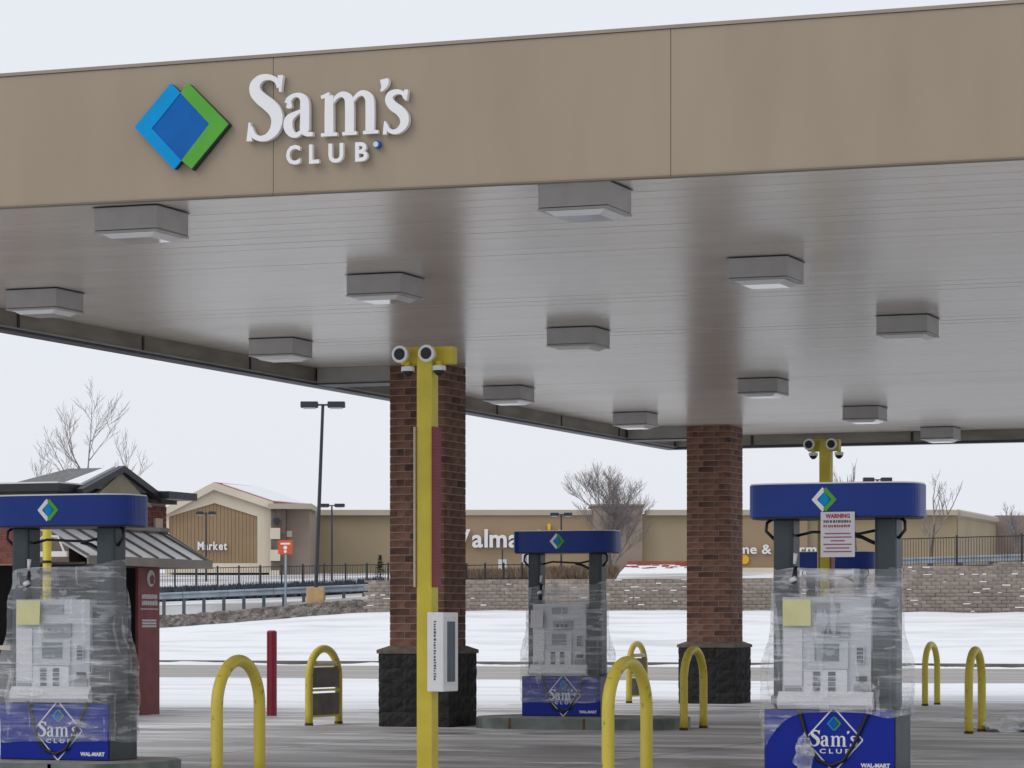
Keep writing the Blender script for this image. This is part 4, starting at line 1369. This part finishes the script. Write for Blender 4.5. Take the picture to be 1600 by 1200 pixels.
# ------------------------------------------------------------------ store across the way
DS = 320.0
def SL(px, py, d=DS):
    return (px - 800) / F * d, EYE + (HZ - py) * d / F
st = thing('big_box_store', 'long low tan and brown supermarket building beyond the stone wall', 'building', W(0, DS), TH)
ZG = 3.0
def seg(name, mat, p0, p1, ptop, dep=0.0, thick=12, zb=ZG, par=st):
    d = DS + dep
    x0, z1 = SL(p0, ptop, d); x1, _ = SL(p1, ptop, d)
    return MB().box(x0, x1, dep, dep + thick, zb, z1).build(name, mat, par)
seg('olive_wall', M['store_olive'], 440, 716, 803, 0)
seg('brown_wall', M['store_brown'], 716.4, 934, 803, -.6)
seg('tower_wall', M['store_tower'], 926, 1004, 790, -1.2, 8)
seg('tower_cap', M['store_parapet'], 922, 1008, 787.5, -1.5, 9, zb=SL(0, 790, DS - 1.5)[1])
seg('olive_wall', M['store_olive'], 1004.4, 1150, 803, 0)
seg('brown_wall', M['store_brown'], 1150.4, 1262, 803, -.6)
seg('olive_wall', M['store_olive'], 1262.4, 1495, 803, 0)
for a, b, dep in ((485, 925, -.9), (1009, 1497, -.9)):
    x0, z0 = SL(a, 805, DS + dep); x1, z1 = SL(b, 796.5, DS + dep)
    MB().box(x0, x1, dep, dep + 3, z0, z1).build('parapet', M['store_parapet'], st)
# wing falling away at the right
xa, za = SL(1497, 797); xb, zb_ = SL(1556, 808.5, DS + 60); xc, zc = SL(1720, 812, DS + 75)
MB().add([(xa, .3, ZG), (xa, .3, za - .4), (xb, 60, zb_ - .4), (xb, 60, ZG)] + [(xa - 1, 1, ZG), (xa - 1, 1, za - .4), (xb - 1, 61, zb_ - .4), (xb - 1, 61, ZG)],
         [(0, 1, 2, 3), (7, 6, 5, 4), (0, 4, 5, 1), (1, 5, 6, 2), (2, 6, 7, 3), (3, 7, 4, 0)]).build('receding_wall', M['store_olive'], st)
MB().tube([(xa, .2, za - .35), (xb, 59.8, zb_ - .35)], .45, 6).build('receding_parapet', M['store_parapet'], st)
MB().box(xb + .1, xc, 60.5, 66, ZG, zc).build('rear_wall', M['store_tower'], st)
x0, z0 = SL(1130, 906, DS - 2); x1, z1 = SL(1262, 887, DS - 2)
MB().box(x0, x1, -2, -.7, ZG, z1).build('base_course', M['store_cream'], st)
# lettering on the store
sg_ = thing('wall_sign', 'large white store lettering with yellow spark on the brown wall', 'sign', W(0, DS), TH)
xs, zs = SL(692, 854.5, DS - 1); xe, zt = SL(846, 826, DS - 1)
letters(sg_, 'Walmart', xs, -.95, zs, zt - zs, M['letter'], bold=.025, ext=.08, gap=.09, fit=xe - xs)
cxx, czz = SL(858, 839, DS - 1)
for k in range(6):
    a = math.pi / 2 + k * math.pi / 3
    u = Vector((math.cos(a), math.sin(a))); v = Vector((-u.y, u.x))
    pts = [u * .42 + v * .08, u * 1.32 + v * .20, u * 1.42, u * 1.32 - v * .20, u * .42 - v * .08]
    MB().prism([(cxx + p.x, czz + p.y) for p in pts], 'y', -1.05, -.62).build('spark_ray', M['spark'], sg_)
hs = thing('wall_sign', 'white pharmacy lettering on the brown wall right of the far column', 'sign', W(0, DS), TH)
xs, zs = SL(1124, 865, DS - 1); xe, zt = SL(1312, 850, DS - 1)
letters(hs, 'Home & Pharmacy', xs, -.95, zs, zt - zs, M['letter'], bold=.02, ext=.08, gap=.10, fit=xe - xs)
ws = thing('wall_sign', 'small round yellow disc on the wall below the pharmacy lettering', 'sign', W(0, DS), TH)
xd, zd = SL(1163, 874, DS - 1)
MB().tube([(xd, -.9, zd), (xd, -.62, zd)], .5, 16).build('disc', M['spark'], ws)

# gabled market wing
DG = 305.0
gw = thing('gabled_wing', 'gabled store wing with cream frame, brown siding and stone pier', 'building', W(0, DG), TH)
def GL(px, py, d=DG):
    return (px - 800) / F * d, EYE + (HZ - py) * d / F
def gp(lst):
    return [GL(a, b) for a, b in lst]
outer = gp([(258, 895), (258, 800), (335, 762), (424, 790), (424, 895)])
inner = gp([(264, 880), (264, 807), (335, 786), (402, 807), (402, 880)])
MB().prism([outer[0], outer[1], outer[2], outer[3], outer[4]], 'y', 0.4, 7.5).build('wing_wall', M['store_cream'], gw)
# frame pieces proud of the siding
def frame(a, b, c, d_):
    MB().prism([a, b, c, d_], 'y', 0, .396).build('cream_frame', M['store_cream'], gw)
frame(outer[0], outer[1], inner[1], inner[0]); frame(outer[1], outer[2], inner[2], inner[1])
frame(outer[2], outer[3], inner[3], inner[2]); frame(outer[3], outer[4], inner[4], inner[3]); frame(outer[4], outer[0], inner[0], inner[4])
nb = 24
for k in range(nb):
    x0 = inner[0][0] + (inner[4][0] - inner[0][0]) * k / nb; x1 = inner[0][0] + (inner[4][0] - inner[0][0]) * (k + 1) / nb - .035
    def ztop(x):
        xm = inner[2][0]
        if x < xm: return inner[1][1] + (inner[2][1] - inner[1][1]) * (x - inner[1][0]) / (xm - inner[1][0])
        return inner[3][1] + (inner[2][1] - inner[3][1]) * (inner[3][0] - x) / (inner[3][0] - xm)
    MB().prism([(x0, inner[0][1]), (x1, inner[0][1]), (x1, ztop(x1)), (x0, ztop(x0))], 'y', .2, .39).build('siding_board', M['store_siding'], gw)
# roof
e0, pk, e1 = GL(253, 800), GL(335, 757), GL(428, 788)
sx_ = 3.2
def roofside(a, b, name, mat, dz):
    MB().hexa([(a[0], -.5, a[1] + dz), (b[0], -.5, b[1] + dz), (b[0] + sx_, 8, b[1] + dz), (a[0] + sx_, 8, a[1] + dz)],
              [(a[0], -.5, a[1] + dz + .22), (b[0], -.5, b[1] + dz + .22), (b[0] + sx_, 8, b[1] + dz + .22), (a[0] + sx_, 8, a[1] + dz + .22)]).build(name, mat, gw)
roofside(e0, pk, 'roof_slope', M['roofred'], 0); roofside(pk, e1, 'roof_slope', M['roofred'], 0)
a, b = pk, e1
MB().hexa([(a[0] + .8, .2, a[1] + .0), (b[0] - .1, .2, b[1] + .27), (b[0] + sx_ - .5, 7.5, b[1] + .27), (a[0] + sx_ + .8, 7.5, a[1] + .0)],
          [(a[0] + .8, .2, a[1] + .12), (b[0] - .1, .2, b[1] + .40), (b[0] + sx_ - .5, 7.5, b[1] + .40), (a[0] + sx_ + .8, 7.5, a[1] + .12)]).build('roof_snow', M['roofsnow'], gw)
for a, b in ((e0, pk), (pk, e1)):
    MB().hexa([(a[0], -.62, a[1] - .55), (b[0], -.62, b[1] - .55), (b[0], -.62, b[1] + .2), (a[0], -.62, a[1] + .2)],
              [(a[0], -.51, a[1] - .55), (b[0], -.51, b[1] - .55), (b[0], -.51, b[1] + .2), (a[0], -.51, a[1] + .2)]).build('rake_board', M['store_cream'], gw)
x0, z1 = GL(424.5, 795); x1, _ = GL(447, 795)
pr = MB().box(x0, x1, -.8, 9, ZG, z1).build('stone_pier', M['store_stone'], gw)
x2, _ = GL(483, 795)
p2_ = MB().box(x1 + .02, x2, .6, 16, ZG, z1 - .05).build('stone_return', M['store_tower'], gw)  # pier's side face; its different lighting is put into this paler tone
x3, z3 = GL(430, 796); x4, z4 = GL(488, 789)
MB().box(x3 - .6, x4, -1.2, 9, z3 + .02, z4 + .1).build('pier_cornice', M['store_parapet'], gw)
for px, py in ((431, 834), (431, 868), (430, 900)):
    xx, z_ = GL(px, py)
    MB().box(xx - .5, xx + .5, -.93, -.805, z_ - .55, z_ + .55).build('stone_tile', M['store_cream'], gw)
xx, z_ = GL(449, 834); MB().box(xx - .1, xx + .4, .45, .59, z_ - .3, z_ + .3).build('stone_tile', M['store_cream'], gw)
xx, z_ = GL(433, 813); MB().box(xx - .25, xx + .25, -1.2, -.81, z_ - .3, z_ + .2).build('wall_lamp', M['lamp'], gw)
ms_ = thing('wall_sign', 'white grocery lettering on the brown siding under the gable', 'sign', W(0, DG), TH)
xs, zs = GL(309, 859); xe, zt = GL(355, 846)
letters(ms_, 'Market', xs, -.05, zs, zt - zs, M['letter'], bold=.03, ext=.12, gap=.10, fit=xe - xs)

# low snow-covered roof in front of the store
DL = 290.0
def LLp(px, py, d=DL):
    return (px - 800) / F * d, EYE + (HZ - py) * d / F
lo = thing('low_roof_building', 'low building with snowy roof and red ridge left of the far column', 'building', W(0, DL), TH)
a, b, c, d_ = LLp(960, 904), LLp(1152, 904), LLp(1146, 880), LLp(984, 880)
MB().hexa([(a[0], 0, a[1]), (b[0], 0, b[1]), (c[0], 6, c[1]), (d_[0], 6, d_[1])], [(a[0], .3, a[1] - .2), (b[0], .3, b[1] - .2), (c[0], 6.3, c[1] - .2), (d_[0], 6.3, d_[1] - .2)]).build('snowy_roof', M['roofsnow'], lo)
MB().box(d_[0], c[0], 5.9, 6.5, c[1] + .02, c[1] + .32).build('red_ridge', M['roofred'], lo)
r = random.Random(9)
for i in range(26):
    u = r.random(); v = r.uniform(.72, .97)
    p0 = Vector((a[0], 0, a[1])).lerp(Vector((d_[0], 6, d_[1])), v); p1 = Vector((b[0], 0, b[1])).lerp(Vector((c[0], 6, c[1])), v)
    p = p0.lerp(p1, u)
    MB().box(-.35, .35, -.1, .1, 0, .07).build('bare_tile', M['roofred'], lo, loc=p)
MB().box(a[0] + .6, b[0], .6, 6, ZG, a[1] - .25).build('wall', M['soffdark'], lo)

# ------------------------------------------------------------------ street lamps
def make_lamp(label, px, py_head, d, head_w, lean=0.0, base=False, zb=None):
    top = P(px, py_head, d)
    z0 = zb if zb is not None else ter((px - 800) / F * d, d) - .1
    foot = top - W(lean, 0) if lean else Vector(top)
    foot = Vector((foot.x, foot.y, z0))
    t = thing('parking_lamp', label, 'lamp', foot, TH, group='parking lot lamps')
    h = top.z - z0
    MB().tube([(0, 0, 0), (lean * .5, 0, h * .5), (lean, 0, h)], [.095, .085, .07], 8).build('pole', M['lamp'], t)
    for s in (-1, 1):
        hd = MB().box(lean + s * .22 if s > 0 else lean - .22 - head_w, lean + .22 + head_w if s > 0 else lean - .22, -.25, .25, h - .12, h + .16).build('lamp_head', M['lamp'], t, bevel=.04)
        MB().box(lean + s * (.22 + head_w * .5) - head_w * .35, lean + s * (.22 + head_w * .5) + head_w * .35, -.2, .2, h - .165, h - .122).build('lens', M['lgrey'], hd)
        MB().box(min(lean, lean + s * .22), max(lean, lean + s * .22), -.04, .04, h - .03, h + .05).build('arm', M['lamp'], t)
    if base:
        MB().box(-.40, .40, -.40, .40, -.25, .62).build('concrete_base', M['lampbase'], t, bevel=.04)
    return t
make_lamp('tall twin-head parking lamp on a tan concrete base left of the near column', 504.5, 633, 141, .80, lean=.34, base=True, zb=zat(939, 141))
make_lamp('twin-head lamp in front of the olive store wall beside the tall lamp', 518.5, 790, 255, .85)
make_lamp('twin-head lamp standing in front of the gabled wing siding', 322, 802, 262, .62)
make_lamp('twin-head lamp above the middle pump sign', 877, 804, 262, .72)
make_lamp('twin-head lamp peeking over the right pump sign', 1371, 750, 200, .72)

# orange sign on a pole
sp = P(446, 855, 141)
osn = thing('orange_sign', 'small square orange sign with white marks on a thin grey pole', 'sign', (sp.x, sp.y, zat(946, 141)), TH)
hh = sp.z - zat(946, 141)
MB().tube([(0, 0, -.3), (0.02, 0, hh + .3)], .05, 8).build('pole', M['galv'], osn)
MB().box(-.33, .33, -.08, -.055, hh - .32, hh + .32).build('panel', M['orange'], osn)
MB().box(-.22, .22, -.086, -.0805, hh + .12, hh + .20).build('text_line', M['white'], osn)
MB().tube([(0, -.086, hh - .02), (0, -.0805, hh - .02)], .09, 12).build('mark', M['white'], osn)
MB().tube([(0, -.086, hh - .20), (0, -.0805, hh - .20)], .07, 12).build('mark', M['white'], osn)

def lot_sign(label, px, d, y0, y1, yb):
    x, z0 = (px - 800) / F * d, zat(yb, d)
    t = thing('lot_sign', label, 'sign', W(x, d, z0), TH, group='small lot signs')
    s = d / F
    MB().tube([(0, 0, -.5), (0, 0, (yb - 858) * s)], .06, 6).build('pole', M['lamp'], t)
    for q in (-1, 1):
        MB().box(q * 3.6 * s - 2.9 * s, q * 3.6 * s + 2.9 * s, -.06, -.02, (yb - y1) * s, (yb - y0) * s).build('panel', M['paper_w'], t)
lot_sign('pair of small white panels on a pole left of the middle pump', 785, 240, 874, 889, 902)
lot_sign('small white panel pair half behind the middle pump upright', 822, 240, 866, 882, 902)

# ------------------------------------------------------------------ trees and brush
def make_tree(label, px, ytop, d, zb, spread, seed, levels=5, trunk_r=.13, up=.75, name='bare_tree', fork=.34, cnt=(3, 5), twig=.006, lr=(.48, .68), tr0=.05):
    r = random.Random(seed)
    base = W((px - 800) / F * d, d, zb)
    H = zat(ytop, d) - zb
    t = thing(name, label, 'tree', base, 0, group='bare winter trees')
    tr, cr = MB(), MB()
    def branch(p, dirv, L, rad, lev):
        pts = [p]; q = p; dv = dirv.normalized()
        n = 4 if lev < 2 else 3
        for i in range(n):
            dv = (dv + Vector((r.uniform(-.13, .13), r.uniform(-.13, .13), r.uniform(-.02, .12) * up))).normalized()
            q = q + dv * L / n
            pts.append(q)
        rs = [max(twig, rad * (1 - .55 * i / n)) for i in range(n + 1)]
        (tr if lev == 0 else cr).tube(pts, rs, 6 if lev < 2 else (4 if lev < 3 else 3), caps=False)
        if lev >= levels:
            return
        k = r.randint(*cnt)
        for i in range(k):
            f = .35 + .65 * (i + r.random() * .6) / k if lev else fork + (1 - fork) * (i + r.random()) / k
            f = min(f, 1.0)
            j = min(n - 1, int(f * n)); pp = pts[j].lerp(pts[j + 1], f * n - j)
            az = r.uniform(0, 2 * math.pi)
            out = Vector((math.cos(az), math.sin(az), 0))
            nd = (dv * up + out * r.uniform(.35, .75) * spread + Vector((0, 0, .25 * up))).normalized()
            branch(pp, nd, L * r.uniform(*lr), rad * r.uniform(.42, .6), lev + 1)
        branch(pts[-1], dv + Vector((r.uniform(-.2, .2), r.uniform(-.2, .2), .1)), L * (lr[0] + .12), rad * .5, lev + 1)
    branch(Vector((0, 0, 0)), Vector((0, 0, 1)), 1.0, tr0, 0)
    # scale to the height read from the photograph
    zm = max(v[2] for v in tr.v + cr.v)
    k = H / zm
    for m in (tr, cr):
        m.v = [(a * k, b * k, c * k) for a, b, c in m.v]
    tr.build('trunk', M['bark'], t)
    cr.build('crown', M['twig'], t)
    return t
make_tree('dense bare tree with a round crown behind the middle pump', 955, 714, 160, zat(906, 160), 1.35, 21, levels=5, cnt=(3, 5), twig=.0026, fork=.12, up=.8, lr=(.5, .85))
make_tree('tall sparse bare tree rising behind the kiosk roof', 128, 590, 85, zat(860, 85), 1.15, 77, levels=5, cnt=(2, 3), twig=.0020, fork=.42, up=.8, tr0=.030, lr=(.5, .72))
make_tree('short bare tree left of the tall one above the kiosk', 55, 700, 90, zat(860, 90), .9, 52, levels=4, cnt=(2, 3), twig=.0026, fork=.5, tr0=.022)
make_tree('faint bare tree right of the tall one above the kiosk', 185, 665, 95, zat(860, 95), .9, 53, levels=4, cnt=(2, 3), twig=.0026, fork=.45, tr0=.022)
make_tree('bare tree behind the iron fence right of the right pump', 1455, 733, 150, zat(888, 150), .95, 64, levels=4, cnt=(2, 3), twig=.004)
make_tree('thin bare treetop above the right pump sign', 1337, 715, 190, zat(890, 190), .6, 65, levels=3, twig=.003)
make_tree('spreading bare treetop at the right picture edge', 1592, 782, 180, zat(890, 180), 1.2, 66, levels=4, twig=.004)
mk = Vector(P(1590, 806, 400))
hr = thing('distant_roof', 'dark distant roof line at the right picture edge', 'building', W((1590 - 800) / F * 410, 410, 0), TH)
MB().box(-3.5, 8, 0, 4, ZG, zat(808, 410)).build('wall', M['store_tower'], hr)
MB().prism([(-4, zat(810, 410)), (8.5, zat(810, 410)), (8, zat(805.5, 410)), (-3, zat(805.5, 410))], 'y', -.5, 4.5).build('roof', M['soffdark'], hr)

def brush(name, label, px0, px1, d0, d1, n, h, mat, seed, zfun=None, cat='brush'):
    r = random.Random(seed); m = MB()
    for i in range(n):
        d = r.uniform(d0, d1); lat = (r.uniform(px0, px1) - 800) / F * d
        z = (zfun or ter)(lat, d) - .05
        p = W(lat, d, z)
        for k in range(5):
            hh_ = h * r.uniform(.5, 1.1)
            q = p + Vector((r.uniform(-.35, .35), r.uniform(-.35, .35), hh_))
            w = Vector((r.uniform(-.05, .05), r.uniform(-.05, .05), 0))
            mid_ = (p + q) / 2 + Vector((r.uniform(-.1, .1), r.uniform(-.1, .1), 0))
            m.add([p - w, p + w, mid_ + w * 1.4, q, mid_ - w * 1.4], [(0, 1, 2, 3, 4)])
    o = m.build(name, mat)
    kind(o, 'stuff')
    return tag(o, label, cat)
brush('dry_brush', 'brown dry shrubs on the slope between the near column and middle pump', 690, 960, 142, 190, 900, .9, M['brush'], 3)
brush('hedge', 'dark evergreen hedge behind the black iron fence at left', 225, 600, 164, 172, 1500, .85, M['hedge'] if 'hedge' in M else node_mat('hedge_dark', (0.07, 0.095, 0.125), 0.9, 0.2, 2), 4, cat='hedge')

# small conifer beside the near column
cf = thing('small_conifer', 'small dark conifer just left of the near column', 'tree', W((594 - 800) / F * 150, 150, zat(916, 150)))
MB().tube([(0, 0, -.3), (0, 0, 1.2)], [.06, .02], 6).build('trunk', M['bark'], cf)
m = MB(); r = random.Random(8)
for i in range(420):
    t_ = r.random() ** .8
    a = r.uniform(0, 2 * math.pi); rad = (1 - t_) * .42 * r.uniform(.3, 1.1)
    c = Vector((math.cos(a) * rad, math.sin(a) * rad, .05 + t_ * 1.45))
    u = Vector((math.cos(a), math.sin(a), .3)) * .13; v = Vector((-math.sin(a), math.cos(a), 0)) * .05
    m.add([c - v, c + u, c + v], [(0, 1, 2)])
m.build('crown', M['evergreen'], cf)
